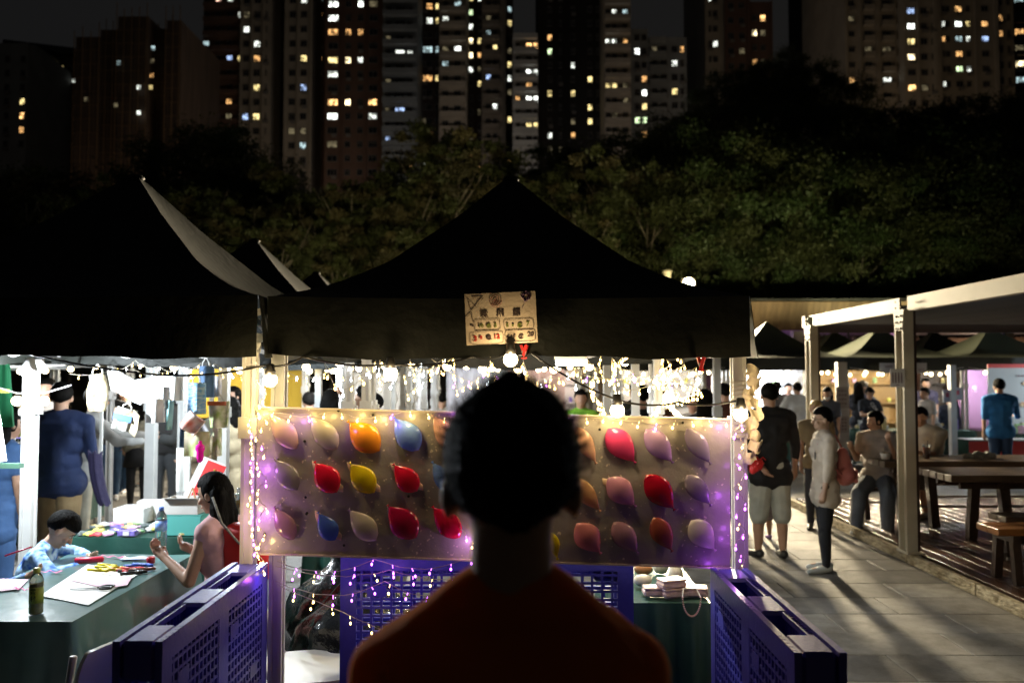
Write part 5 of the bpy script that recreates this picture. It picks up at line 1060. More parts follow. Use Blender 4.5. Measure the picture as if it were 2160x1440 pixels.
# seated on the deck benches
DZ = .105
o, T, hands, J = person('woman in a pale T-shirt and ripped grey jeans sitting on the picnic bench', (P(1852, 1000, 9.35).x, 9.35, DZ), R(150), 1.60, vox=.012, skin=m_skin, shirt=(.42, .37, .33), sleeve='short', pants=(.11, .13, .16), legs='wide', shoes=(.60, .58, .52), hair='pony', fem=True, hip=.50, lean=4, hpitch=6, hyaw=-55, face=True, build=1.12,
       armL=((-.15, .45, -.85), (.25, .55, 1)), armR=((.2, .35, -1), (.1, .8, .5)), legL=((-.15, .85, -.38), (.0, .30, -1)), legR=((.25, .85, -.38), (.05, .25, -1)), floor=DZ)
cp = thing('paper_bowl', 'white paper bowl held by the seated woman', 'bowl', P(1868, 962, 8.95)); MB().lathe([(.04, -.03), (.055, .03), (.058, .035), (.05, .03)], n=16).build('bowl', m_paper, cp, True); MB().ball((0, 0, .03), (.04, .04, .015), 10, 5).build('food', M('food', (.35, .25, .1), .7), cp, True)
o, T, hands, J = person('large man in a white T-shirt seated at the picnic table, facing the seated woman', (P(1966, 1000, 9.9).x, 9.9, DZ), R(120), 1.72, vox=.013, skin=m_skin, shirt=(.50, .46, .38), sleeve='elbow', pants=(.12, .10, .09), legs='shorts', shoes=(.3, .28, .22), hair='crop', hip=.50, lean=16, hpitch=12, build=1.25, armL=((-.1, .6, -.8), (.3, .9, .1)), armR=((.1, .6, -.8), (0, .9, .1)), legL=((-.15, 1, -.1), (0, -.1, -1)), legR=((.25, 1, -.1), (.1, 0, -1)), floor=DZ)
tc_ = P(1955, 968, 9.15); cp = thing('iced_tea_cup', 'tall plastic cup of orange red iced tea on the picnic table', 'cup', (tc_.x, 9.15, .84)); MB().lathe([(.030, 0), (.045, .16), (.047, .165)], n=16).build('cup', M('clear_plastic'), cp, True); MB().lathe([(.028, .003), (.041, .13)], n=16).build('tea', M('red_tea', (.55, .09, .02), .2, tl=.5), cp, True); MB().tube([(0, 0, .05), (.015, 0, .21)], .004, 6).build('straw', m_black, cp)
# ------------------------------------------------------------------ deck, pergola, picnic furniture
XD = 3.73
deck = MB().box(((XD+.06+11.5)/2, 6.5, .035), (11.5-XD-.06, 9.2, .06)).build('deck', m_joint); tag(deck, kind='structure')
m_deck = [M('wet_deck_board_%d' % i, c, .26, c2=tuple(x*.55 for x in c), sc=3, bump=.22, bs=30, stretch=(6, .6, 6)) for i, c in enumerate(((.085, .040, .022), (.065, .03, .018), (.10, .05, .03)))]
pl = [MB().box((0, 0, 0), (.136, 3.05, .028), bev=.003).mesh('deck_plank', m) for m in m_deck]
rnd.seed(6)
for i in range(50):
    for j in range(3): inst('deck_plank', pl[rnd.randrange(3)], deck, (XD+.10+.143*i+.07, 3.45+3.06*j+(0 if i % 2 else .0), .085+rnd.uniform(-.001, .001)))
m_fas = M('stone_textured_kerb', (.50, .42, .26), .75, c2=(.22, .17, .09), sc=26, bump=1.0, bs=34, stretch=(1, .5, 1.6), detail=8)
for j in range(8):
    y0 = 2.0+1.14*j; o = MB().box((XD, y0+.565, .055), (.055, 1.125, .098), bev=.005).build('kerb_board', m_fas, deck)
pg = thing('pergola', 'steel pergola with a sloping cream side beam over the picnic deck', 'pergola', (XD, 7.7, 0))
PX = lambda x: x-XD
def post(x, y, mats_lit):
    mb = MB(); z0, z1 = .1, 2.42; h = z1-z0
    mb.box((PX(x)+.045, y-7.7, (z0+z1)/2), (.07, .15, h), mi=1)
    for s in (-1, 1): mb.box((PX(x), y-7.7+s*.075, (z0+z1)/2), (.10, .022, h*.999), mi=0)
    mb.box((PX(x)+.005, y-7.7, (z0+z1)/2), (.010, .128, h*.998), mi=0)
    mb.box((PX(x)+.02, y-7.7, .11), (.16, .22, .02), mi=0)
    mb.add([V((PX(x)-.052, y-7.7-.11, 2.42)), V((PX(x)-.052, y-7.7+.11, 2.42)), V((PX(x)-.052, y-7.7+.07, 2.22)), V((PX(x)-.052, y-7.7-.07, 2.22)), V((PX(x)-.04, y-7.7-.11, 2.42)), V((PX(x)-.04, y-7.7+.11, 2.42)), V((PX(x)-.04, y-7.7+.07, 2.22)), V((PX(x)-.04, y-7.7-.07, 2.22))], [(0, 1, 2, 3), (7, 6, 5, 4), (0, 3, 7, 4), (1, 5, 6, 2), (0, 4, 5, 1), (3, 2, 6, 7)], 0)
    p = mb.build('post', [m_cream, m_brown], pg); b = MB()
    for z in (2.24, 2.30, 2.36, 2.44, 2.50):
        for s in (-1, 1): b.box((PX(x)-.058, y-7.7+s*.045, z), (.012, .018, .018))
    b.build('bolt', m_black, p)
for y in (10.15, 7.72, 5.0): post(XD, y, 0)
for y in (10.15, 7.72): 
    mb = MB(); mb.box((PX(8.6), y-7.7, 1.26), (.12, .12, 2.32)); mb.build('post', m_brown, pg)
zt0, zt1 = 2.545, 2.405
for (ya, yb_) in ((10.26, 7.80), (7.64, 5.0), (4.99, 2.4)):
    mb = MB(); mb.box((PX(XD)+.01, (ya+yb_)/2-7.7, 2.475), (.022, ya-yb_, .14)); mb.box((PX(XD)+.05, (ya+yb_)/2-7.7, 2.536), (.08, ya-yb_-.002, .018)); mb.box((PX(XD)+.05, (ya+yb_)/2-7.7, 2.414), (.08, ya-yb_-.002, .016)); mb.build('side_beam', m_cream, pg)
MB().box((PX(XD)+.01, 10.31-7.7, 2.475), (.10, .10, .14)).build('corner_bracket', m_cream, pg)
for y in (10.25,):
    MB().box((PX(6.3), y-7.7, 2.39), (5.0, .06, .12)).build('cross_beam', m_brown, pg)
m_lou = M('grey_louvre', (.20, .24, .30), .3, c2=(.16, .19, .24), sc=3)
lo = MB().box((0, 0, 0), (4.85, .105, .014)).mesh('louvre_slat', m_lou)
for i in range(40): inst('louvre_slat', lo, pg, (PX(6.25), 3.2+.172*i-7.7, 2.455), (R(-32), 0, 0))
nt_ = thing('paper_notice', 'white notice with little standing figures taped to the big pergola post', 'sign', P(1893, 797, 7.58)); MB().box((0, 0, 0), (.135, .004, .175)).build('sheet', m_paper, nt_)
mb = MB()
for i, x in enumerate((-.045, -.018, .010, .038)): mb.ball((x, -.004, .045), (.007, .002, .008), 8, 5); mb.box((x, -.004, .008), (.011, .003, .055)); mb.box((x-.003, -.004, -.032), (.004, .003, .03)); mb.box((x+.003, -.004, -.032), (.004, .003, .03))
mb.build('printed_figure', M('grey_print', (.22, .16, .17), .8), nt_); MB().box((0, -.004, -.066), (.03, .003, .008)).build('printed_line', M('grey_print'), nt_)
for (px, py, Y, w, h, lb) in ((1777, 838, 13.6, .22, .36, 'upper grey notice of three rows tied to the far post'), (1777, 895, 13.6, .22, .28, 'lower grey notice tied to the far post')):
    nt_ = thing('paper_notice', lb, 'sign', P(px, py, Y)); MB().box((0, 0, 0), (w, .01, h)).build('sheet', M('grey_notice', (.42, .40, .40), .7), nt_); mb = MB()
    for r_ in range(4):
        for c_ in range(3): mb.box((-.05+c_*.05, -.008, h*.32-r_*h*.2), (.03, .004, .02+.01*((r_+c_) % 2)))
    mb.build('printed_line', M('grey_print'), nt_)
pp = thing('tent_post', 'square post carrying the two grey notices', 'post', (P(1777, 900, 13.7).x, 13.72, FLOORZ)); MB().box((0, 0, 1.0), (.16, .12, 2.0)).build('shaft', m_frame, pp); MB().box((0, 0, .01), (.26, .22, .02)).build('foot', m_frame, pp)
nt_ = thing('stall_sign', 'pale sign board on the far tent valance behind the pergola post', 'sign', P(1905, 776, 15.35)); MB().box((0, 0, 0), (.90, .01, .20)).build('board', M('grey_notice'), nt_); mb = MB()
for i in range(4): mb.box((-.33+i*.035, -.008, .03), (.025, .004, .035))
for i in range(3): mb.box((.30+i*.04, -.008, -.03), (.022, .004, .035))
mb.build('printed_line', M('grey_print'), nt_)
for (px, py, lb) in ((1998, 835, 'small notice with a red mark on the right tent post'), (2020, 830, 'clear framed notice right of the red marked one')):
    nt_ = thing('paper_notice', lb, 'sign', P(px, py, 14.0)); MB().box((0, 0, 0), (.16, .01, .22)).build('sheet', M('pale_notice', (.5, .5, .56), .5), nt_); MB().box((0, -.008, .02), (.05, .004, .08)).build('mark', M('red_print', (.4, .05, .08), .7), nt_)
pp = thing('tent_post', 'white post right of the seated man, carrying small notices', 'post', (P(2012, 900, 14.0).x, 14.03, FLOORZ)); MB().box((0, 0, .98), (.10, .10, 1.95)).build('shaft', m_frame, pp); MB().box((0, 0, .01), (.2, .2, .02)).build('foot', m_frame, pp)
# banner stall at the far right
bn = thing('stall_banner', 'brightly lit white banner with red edge and blurry pictures behind the blue shirt man', 'banner', (P(2172, 850, 14.6).x, 14.6, 1.35)); MB().grid(lambda u, v: ((u-.5)*1.5, .01*math.sin(u*9), (v-.5)*1.25), 10, 6, thick=.01, nrm=(0, 1, 0)).build('cloth', M('banner_white', (.50, .52, .52), .7), bn, True)
MB().box((0, -.02, .60), (1.5, .01, .07)).build('red_edge', M('banner_red', (.6, .05, .04), .6), bn)
for i, (x, z) in enumerate(((-.05, .28), (.2, .25), (-.1, -.1), (.22, -.12))): MB().ball((x, -.014, z), (.10, .004, .05), 10, 5).build('food_picture', M('food_print', (.65, .30, .10), .7, c2=(.75, .6, .4), sc=12), bn, True)
mb = MB()
for i in range(6): mb.box((-.2+i*.09, -.014, .42), (.06, .004, .03))
mb.build('printed_line', M('grey_print'), bn)
tcx = thing('tablecloth', 'red cloth with white dotted top on the banner stall table', 'tablecloth', (P(2160, 960, 13.9).x, 13.88, .52)); MB().grid(lambda u, v: ((u-.5)*1.9, .02*math.sin(u*22)*v, .12-v*.38), 30, 5, thick=.008, nrm=(0, 1, 0)).build('front', M('banner_red'), tcx, True); MB().box((0, .15, .15), (1.9, .4, .012)).build('top', M('dotted_cloth', (.8, .8, .78), .7, c2=(.5, .5, .5), sc=30), tcx)
pk = thing('pink_figure_board', 'tall rounded mauve board standing in the far right stall', 'board', (P(2063, 850, 17).x, 17.0, 1.3)); MB().lathe([(.02, -.7), (.38, -.6), (.42, 0), (.35, .5), (.15, .72), (.01, .75)], n=18, sy=.15).build('body', M('mauve_board', (.45, .22, .38), .7), pk, True); MB().ball((-.1, -.06, .2), (.06, .02, .08), 8, 6).build('face_patch', M('pouch_4'), pk, True)
# picnic tables and benches
def picnic(label, x0, x1, y, z, depth, n, m, legx=(.3,), thick=.07, name='picnic_table', cat='table', legw=.09):
    o = thing(name, label, cat, ((x0+x1)/2, y, DZ), 0); w = x1-x0
    for i in range(n): MB().box((0, -depth/2+depth*(i+.5)/n, z-DZ-thick/2), (w, depth/n-.012, thick), bev=.006).build('plank', m, o)
    MB().box((0, -depth*.3, z-DZ-thick-.04), (w-.3, .04, .07)).build('rail', m_wood_dk, o); MB().box((0, depth*.3, z-DZ-thick-.04), (w-.3, .04, .07)).build('rail', m_wood_dk, o)
    for lx in legx:
        xx = -w/2+lx
        MB().box((xx, 0, z-DZ-thick-.03), (legw, depth*.9, .055)).build('crossbar', m_wood_dk, o)
        for s in (-1, 1): MB().bar((xx, s*depth*.34, z-DZ-thick-.05), (xx, s*depth*.46, .0), legw, legw*.8).build('leg', m_wood_dk, o)
    MB().tube([(-w/2+legx[0], 0, .18), (w/2-.3, 0, .18)], .014, 6).build('foot_rail', m_metal, o)
    return o
m_tt = M('weathered_top', (.12, .085, .055), .32, c2=(.07, .045, .03), sc=3, bump=.3, bs=30, stretch=(1, 8, 8))
picnic('far picnic table with the iced tea cup, seated couple at its end', 4.05, 7.2, 9.25, .84, .75, 5, m_tt, (.55, 2.6))
picnic('near picnic table, its light end grain showing right of the big post', 4.12, 7.0, 8.0, .84, .70, 5, m_tt, (.55, 2.4))
picnic('bench behind the far picnic table', 4.2, 7.2, 10.0, .56, .30, 2, m_tt, (.5, 2.4), .05, 'bench', 'bench', .06)
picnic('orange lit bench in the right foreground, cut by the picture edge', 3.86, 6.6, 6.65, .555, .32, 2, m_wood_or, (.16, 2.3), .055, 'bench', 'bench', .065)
picnic('grey bench behind the orange one, between bench and near table', 4.3, 7.0, 7.25, .54, .28, 2, m_tt, (.4, 2.3), .05, 'bench', 'bench', .06)
picnic('bench carrying the ripped jeans woman', 3.95, 4.6, 9.55, .55, .34, 2, m_tt, (.12, .5), .05, 'bench', 'bench', .06)
cb = thing('rubbish_pile', 'crumpled wrappers left on the far picnic table', 'wrapper', P(2065, 960, 9.2)); cb.location.z = .85; me = blob([(V((-.15, 0, .01)), V((.15, 0, .02)), .03, .035), (V((0, .05, .03)), V((.2, .03, .02)), .03, .02)], .012, 0); wrinkle(me, .03, 18); pmesh('wrapper', me, M('food_wrap', (.22, .20, .16), .6), cb)

# ------------------------------------------------------------------ pavilion behind the far stalls
pv = thing('pavilion', 'long curved pavilion with vertical timber fascia behind the far tents', 'pavilion', (9, 24, 0))
YV = 24.0; zt = 3.98; zb_ = 3.12
def arc(s): # s metres along
    x = -2.0+s; return V((x-9+0, (x-9)**2*-.018, 0))
m_pl = [M('fascia_board_%d' % i, c, .6, c2=tuple(x*.75 for x in c), sc=3, stretch=(8, 8, 1)) for i, c in enumerate(((.20, .125, .065), (.17, .105, .055), (.23, .145, .075)))]
bm_ = [MB().box((0, 0, 0), (.172, .03, zt-zb_)).mesh('fascia_board', m) for m in m_pl]; rnd.seed(8)
for i in range(150):
    p = arc(i*.18); a = math.atan2(-2*.018*(p.x), 1); inst('fascia_board', bm_[rnd.randrange(3)], pv, (p.x, p.y, (zt+zb_)/2), (0, 0, a))
mb = MB(); mb.grid(lambda u, v: (lambda p: (p.x, p.y-.05+v*7, zt+.03))(arc(u*27)), 60, 1, thick=.06, nrm=(0, 0, 1)); mb.build('roof', m_black, pv)
mb = MB(); mb.grid(lambda u, v: (lambda p: (p.x, p.y+.03+v*6, zb_+.06+.05*v))(arc(u*27)), 60, 2); mb.build('ceiling', M('ceiling_panel', (.62, .58, .66), .5), pv)
MB().grid(lambda u, v: (lambda p: (p.x, p.y+5.5, v*3.1))(arc(u*27)), 60, 2).build('back_wall', M('brown_wall', (.16, .10, .06), .7, c2=(.11, .07, .045), sc=1), pv)
for i in range(9): p = arc(1.5+i*3.1); MB().box((p.x, p.y+1.2, 1.58), (.3, .3, 3.15)).build('column', m_cream, pv)
for (x, y, c, w) in ((.5, 27, (.6, .45, 1), 60), (6, 27, (.62, .42, 1), 80), (10.5, 26, (.8, .25, .9), 50), (16, 27, (1, .7, .45), 90), (3, 27, (1, .72, .42), 50)):
    b = MB().box((x-9, y-24, 2.95), (.5, .12, .05)).build('ceiling_lamp', M('lamp_%.1f' % c[1], (1, 1, 1), emit=c, es=6), pv); light('ceiling_light', (x-9, y-24, 2.85), w, c, .15, pv)
# shelf backdrops in the stalls
for i, (x, y, c, lb) in enumerate(((7.5, 17.72, (.50, .32, .13), 'warm tan shelf unit behind the reading woman'), (9.9, 17.72, (.12, .085, .06), 'brown slatted panel behind the right stall'), (5.3, 17.74, (.75, .75, .78), 'white sheet at the back of the white T-shirt stall'), (2.9, 17.7, (.80, .76, .72), 'white poster sheet across the aisle, above the board right part'), (.5, 17.7, (.78, .70, .70), 'pale pink poster sheet far behind the board'))):
    o = thing('stall_backdrop', lb, 'backdrop', (x, y, 0)); MB().box((0, 0, 1.0), (2.0, .04, 1.9)).build('panel', M('backdrop_%d' % i, c, .7, c2=tuple(k*.8 for k in c), sc=2), o)
    for k in range(3): MB().box((0, -.10, .75+k*.42), (1.9, .16, .03)).build('shelf', M('backdrop_%d' % i), o)
    rnd.seed(i)
    for k in range(12): MB().box((-.85+k*.15, -.11, .82+(k % 3)*.42), (.07, .07, rnd.uniform(.06, .14)), bev=.01).build('shelf_item', M('pouch_%d' % rnd.randrange(9)), o)
for i, (x, y, w, lb) in enumerate(((-.6, 9.7, .55, 'white pleated sheet hanging above the board left of the globe bulb'), (.25, 12.0, .9, 'white sheet with red print far behind the head'), (-.45, 11.9, .6, 'pale sheet far behind the row of posts'), (-2.1, 12.4, 1.2, 'pale cloth wall at the end of the left tents'), (-4.6, 13.3, 2.0, 'yellow backing sheet of the far left stall'), (.95, 9.9, .5, 'cream sheet near the right end of the board'))):
    o = thing('hanging_sheet', lb, 'sheet', (x, y, 1.55)); MB().grid(lambda u, v: ((u-.5)*w, .02*math.sin(u*30), (v-.5)*.95), 24, 4, thick=.006, nrm=(0, 1, 0)).build('cloth', M('sheet_%d' % i, (.65, .45, .05) if i == 4 else ((.34, .33, .35), (.45, .30, .28), (.30, .32, .36), (.5, .5, .5), (1, 1, 1), (.42, .38, .30))[i], .8), o, True); MB().tube([(-w/2, 0, .48), (w/2, 0, .48)], .01, 6).build('rod', m_frame, o)
# clusters of extra posts seen above the board
for i, (px, Y, w) in enumerate(((600, 6.9, .05), (672, 8.1, .06), (716, 9.2, .06), (818, 6.4, .05), (850, 7.7, .05), (895, 8.9, .06), (916, 9.9, .07), (950, 11.0, .08), (1280, 6.9, .06), (1340, 6.0, .055), (1512, 7.4, .06))):
    o = thing('tent_post', 'inner tent post above the board, number of the row told by its place: %s' % ('far left by the glowing post', 'left of the long haired head', 'just right of the long haired head', 'under the second globe', 'right of the second globe', 'left of the white sheets', 'between the white sheets', 'farthest before the head', 'in the blue glow right of the head', 'left of the cream post', 'near the right end')[i], 'post', (P(px, 800, Y).x, Y, FLOORZ)); o['label'] = o['label'].replace(', number of the row told by its place:', ',')
    MB().box((0, 0, .98), (w, w, 1.95)).build('shaft', m_frame, o); MB().box((0, 0, 1.45), (w*1.3, w*1.3, .08)).build('slider', m_frame, o)
# lights of the stalls (each at a lit fitting, except the added canopy fill)
def stall_lamp(label, x, y, z, w, col, tube=True):
    o = thing('stall_lamp', label, 'lamp', (x, y, z)); MB().box((0, 0, .035), (.5, .05, .02)).build('fitting', m_frame, o)
    MB().tube([(-.24, 0, .01), (.24, 0, .01)], .014, 8).build('tube', M('tube_%.2f' % col[2], (1, 1, 1), emit=col, es=22), o, True); light('stall_light', (0, 0, -.05), w, col, .08, o)
for lb, x, y, z, w, c in (('tube lamp in the second left tent', -2.2, 6.7, 1.97, 120, COOL), ('tube lamp in the third left tent', -2.2, 8.7, 1.97, 160, (.92, .96, 1)), ('tube lamp in the fourth left tent', -2.2, 11, 1.97, 110, WHITE), ('tube lamp in the far left yellow tent', -5.4, 8.2, 1.97, 170, (.92, .96, 1)), ('tube lamp at the far left', -5.5, 12.2, 1.97, 130, WHITE), ('tube lamp at the end of the left aisle', -3.2, 14.6, 1.97, 140, COOL),
                          ('tube lamp in the second middle tent', -.1, 6.9, 1.98, 35, WHITE), ('tube lamp in the third middle tent', -.4, 9.0, 1.98, 32, (.92, .96, 1)), ('tube lamp in the fourth middle tent', .2, 11.3, 1.98, 32, WHITE), ('tube lamp in the stall of the white T-shirt', 5.3, 17.0, 1.98, 100, (.9, .93, 1)), ('tube lamp above the reading woman', 7.5, 16.3, 1.98, 90, (1, .85, .6)), ('tube lamp right of the pergola post', 9.4, 15.9, 1.98, 110, (.8, .9, 1)), ('tube lamp of the banner stall', 10.6, 13.6, 1.80, 170, (.8, .92, 1)), ('tube lamp across the aisle', 2.9, 16.4, 1.98, 80, (1, .88, .7)), ('tube lamp straight behind the head', .5, 16.4, 1.98, 80, (1, .85, .7))):
    stall_lamp(lb, x, y, z, w, c)
light('canopy_fill', (-.1, 4.6, 1.70), 30, (1, .80, .5), .1, bpy.data.objects['festoon_cable'])  # fill light added under the balloon tent roof, with no fitting of its own
# ------------------------------------------------------------------ towers
LIT = []
def L3(ox, s):
    for t_ in s.split():
        a = t_.split(','); LIT.append((ox+int(a[0])/3, int(a[1])/3, a[2]))
L3(0, '1370,30,r 1447,30,w 1515,115,w 1557,105,d 1550,190,w 1628,275,w 1297,402,w 1445,382,b 1507,380,y 1620,370,o 1920,365,y 1615,555,y 1535,750,b 1612,742,y 1735,135,w 1733,225,w 1750,340,c 1727,500,y 1745,520,o 1718,775,y 2105,28,W 2103,110,W 2130,195,o 2090,380,y 2095,468,w 2090,645,O 2090,735,W 2010,900,o 2088,908,d 1915,552,b 1490,1003,w 1915,20,w 2005,30,w 2020,540,w 2012,800,o 160,712,O 225,742,o 310,750,o 320,620,y 372,618,Y 370,762,B 462,545,w 420,572,y 447,630,y 430,535,y 380,435,y 180,492,b 275,765,c 370,828,c 372,903,c 122,648,y 120,822,o 775,418,c 905,570,w 900,730,w 755,680,d 1915,840,d 905,305,d')
L3(720, '128,25,W 215,40,d 45,210,o 115,208,o 42,378,Y 127,390,w 37,645,Y 195,650,O 195,748,w 563,38,o 607,30,y 745,25,c 563,128,w 605,122,y 660,120,w 820,80,g 815,10,y 870,10,w 815,172,w 822,258,Y 543,312,c 603,310,c 657,312,d 733,313,W 882,305,y 970,308,y 925,213,c 817,352,Y 655,412,c 810,450,w 870,385,o 535,492,o 570,492,o 600,495,y 880,497,y 925,487,b 972,665,W 1067,73,c 1077,138,y 1065,425,y 1068,492,w 1190,295,O 1232,295,O 1190,465,W 1230,470,w 1185,545,o 1113,628,o 1185,628,W 1228,625,W 1065,630,d 1060,772,y 1185,795,y 1225,795,y 1068,980,o 1320,240,o 1322,328,g 1310,580,y 1308,848,w 1320,920,d 1465,20,O 1425,140,d 1468,385,w 1468,575,y 1465,755,d 1465,860,o 1580,495,y 1562,695,y 1558,797,y 1680,265,w 1728,268,w 1725,85,w 1680,550,y 1725,555,y 1803,550,d 1893,330,W 1865,330,O 1985,320,d 1920,505,o 1917,585,W 1905,675,y 1928,655,c 1862,762,g 1903,765,g 1930,750,w 1928,825,o 2100,408,w 2110,583,y 2095,240,y 550,770,d 505,860,w 540,865,o 543,957,W 590,955,w 543,1042,w 290,240,d 375,340,w 410,340,w 295,530,d 290,655,d 415,658,b 287,870,b 1320,20,o 1355,15,o 1265,70,y 2093,240,o')
L3(1440, '178,30,w 215,287,w 515,122,O 463,215,Y 512,222,d 383,330,d 465,403,o 925,190,g 1460,75,b 1458,178,W 1463,273,y 1460,370,Y 1463,565,O 1755,80,O 1757,172,W 1820,155,y 1685,163,w 1925,125,o 2027,118,o 1925,215,b 1820,243,w 1770,255,c 1660,250,o 2040,218,o 1737,372,o 1760,465,g 1818,450,w 1665,543,w 1100,90,d 1120,70,d 1085,533,O 1300,320,d 1330,505,w 1550,530,d 2150,215,o 2138,422,Y 2125,508,c 2150,15,c 2110,12,c')
ECOL = dict(w=((.90, .95, .85), 1.6), W=((.95, 1, .92), 3.6), y=((1, .78, .32), 1.5), Y=((1, .80, .45), 3.6), o=((1, .52, .18), 1.2), O=((1, .55, .2), 2.6), b=((.45, .62, 1), 1.3), B=((.7, .85, 1), 4), c=((.6, .82, .85), .8), d=((.75, .62, .35), .18), g=((.75, 1, .55), 1.5), r=((1, .6, .45), 1.5))
def lit_mat(k):
    if 'win_'+k in _M: return _M['win_'+k]
    c, s = ECOL[k]; m = M('win_'+k, (.05, .05, .05), .4, emit=c, es=s); t = m.node_tree; b = t.nodes['Principled BSDF']; s *= 1.0
    # curtains and clutter inside the room: brightness differs from pane to pane
    oi = t.nodes.new('ShaderNodeObjectInfo'); co = t.nodes.new('ShaderNodeTexCoord'); ad = t.nodes.new('ShaderNodeVectorMath'); ad.operation = 'ADD'
    n = t.nodes.new('ShaderNodeTexNoise'); n.inputs['Scale'].default_value = 1.6; n.inputs['Detail'].default_value = 2; mr = t.nodes.new('ShaderNodeMapRange')
    mr.inputs[1].default_value = .38; mr.inputs[2].default_value = .62; mr.inputs[3].default_value = s*.12; mr.inputs[4].default_value = s*1.7
    mp = t.nodes.new('ShaderNodeMath'); mp.operation = 'MULTIPLY'; mp.inputs[1].default_value = 60; t.links.new(oi.outputs['Random'], mp.inputs[0])
    t.links.new(co.outputs['Object'], ad.inputs[0]); t.links.new(mp.outputs[0], ad.inputs[1]); t.links.new(ad.outputs[0], n.inputs['Vector']); t.links.new(n.outputs['Fac'], mr.inputs[0]); t.links.new(mr.outputs[0], b.inputs['Emission Strength'])
    return m
m_pane = M('dark_pane', (.012, .013, .015), .12, spec=.6); m_wfr = M('window_frame_grey', (.16, .15, .14), .5)
_win = {}
def win_mesh(w, h, k, var=0):
    key = (round(w, 1), round(h, 1), k, var)
    if key in _win: return _win[key]
    mb = MB(); mb.add([(-w/2, 0, -h/2), (w/2, 0, -h/2), (w/2, 0, h/2), (-w/2, 0, h/2)], [(0, 1, 2, 3)], 1)
    f = .07; mb.box((0, -.04, h/2), (w+f, .10, f)); mb.box((0, -.06, -h/2), (w+.16, .16, f)); mb.box((-w/2, -.04, 0), (f, .10, h-f)); mb.box((w/2, -.04, 0), (f, .10, h-f))
    for i in range(1, 2+(w > 2)+(var % 2)): mb.box((-w/2+w*i/(2+(w > 2)+(var % 2)), -.035, 0), (.06, .06, h-f))
    if var > 1: mb.box((0, -.036, h*.2), (w-f, .05, .05))
    me = mb.mesh('window', [m_wfr, lit_mat(k) if k else m_pane]); _win[key] = me; return me
used = set()
def tower(label, x0, x1, Y, cols, facade, ytop=-260, ybase=420, off=91.7, pitch=30.7, ww=17, wh=18, depth=22, style='plain', fins=(), bal=(), recess=(), dens=.0, seed=0, row0=None, band=False):
    """x0,x1: facade edges; cols: window centre lines; all converted from picture columns to metres at the facade's own distance"""
    a, b = P(x0, 300, Y), P(x1, 300, Y); zt = P(1080, ytop, Y).z; zb = 0; w = b.x-a.x; cx = (a.x+b.x)/2; rr = random.Random(seed)
    o = thing('apartment_tower', label, 'building', (cx, Y, 0)); s = Y/1680
    mb = MB(); mb.box((0, depth/2+.02, zt/2), (w, depth, zt)); mb.box((0, depth/2, zt+1.2), (w*.4, depth*.4, 2.4)); mb.build('wall', facade, o)
    if fins:
        mb = MB()
        for f, fw in fins: x = P(f, 300, Y).x-cx; mb.box((x, -.16, zt/2), (fw*s, .45, zt))
        mb.build('pier', facade, o)
    if bal or band:
        for (bx0, bx1) in (bal or [(x0+1, x1-1)]):
            xa, xb = P(bx0, 300, Y).x-cx, P(bx1, 300, Y).x-cx; k = 0
            while True:
                z = P(1080, off+pitch*(k-8)+pitch*.5, Y).z; k += 1
                if z < 12: break
                if z > zt: continue
                mbb = MB(); mbb.box(((xa+xb)/2, -.55, z), (xb-xa, 1.1, .16)); mbb.box(((xa+xb)/2, -1.06, z+.45), (xb-xa, .08, .75)); mbb.build('balcony', facade, o)
    n = 0; rest = MB(); s_ = s
    for c in cols:
        c, cw = (c if isinstance(c, tuple) else (c, ww)); x = P(c, 300, Y).x-cx
        k = 0
        while True:
            py = off+pitch*(k-6); k += 1
            if py > ybase: break
            z = P(1080, py, Y).z
            if z > zt-1.5: continue
            if py < -14: continue
            lit = None
            for (lx, ly, lk) in LIT:
                if (lx, ly) not in used and abs(lx-c) < max(9, cw*.62) and abs(ly-py) <= pitch*.52: lit = lk; used.add((lx, ly)); break
            if lit is None and rr.random() < dens*.8+.02: lit = rr.choice('dddco')
            W_, H_ = cw*s_*.74, wh*s_*.74
            inst('window', win_mesh(W_, H_, lit, rr.randrange(4)), o, (x, -.03, z)); n += 1
            if rr.random() < .28 and not band: 
                ac = MB().box((x+W_*.2, -.30, z-H_*.5-.45), (.9, .5, .55)).build('air_conditioner', m_wfr, o) if n < 40 else None
    return o
F = lambda n, c: M(n, c, .8, c2=tuple(x*.78 for x in c), sc=.25, bump=.1, bs=2)
cream_f = F('cream_render', (.34, .30, .25)); brown_f = F('brown_tile', (.13, .075, .055)); dark_f = F('dark_tile', (.05, .035, .03)); grey_f = F('grey_render', (.24, .25, .25)); blue_f = F('bluish_render', (.17, .19, .21)); blk_f = F('black_facade', (.018, .015, .013)); net_f = M('scaffold_net', (.11, .075, .055), .9, c2=(.05, .035, .03), sc=.9, stretch=(3, 3, .12), detail=6)
tower('low grey block with a pale strip at the far left edge', -40, 54, 150, (-20, 12, 45), grey_f, 88, 330, off=62, pitch=30, ww=13)
tower('dark block with a sloping dark roof line left of the scaffolded tower', 54, 160, 165, (64, 82, 98, 112, 126, 142, 154), dark_f, 100, 320, off=60, pitch=27, ww=13, wh=13, dens=.06, seed=4)
rf = thing('slanted_roof', 'black slanted roof slab topping the left dark block', 'roof', (P(80, 95, 163).x, 164, P(80, 98, 163).z)); MB().box((0, 8, 0), (15, 18, 1.2), (0, R(7), 0)).build('slab', m_black, rf)
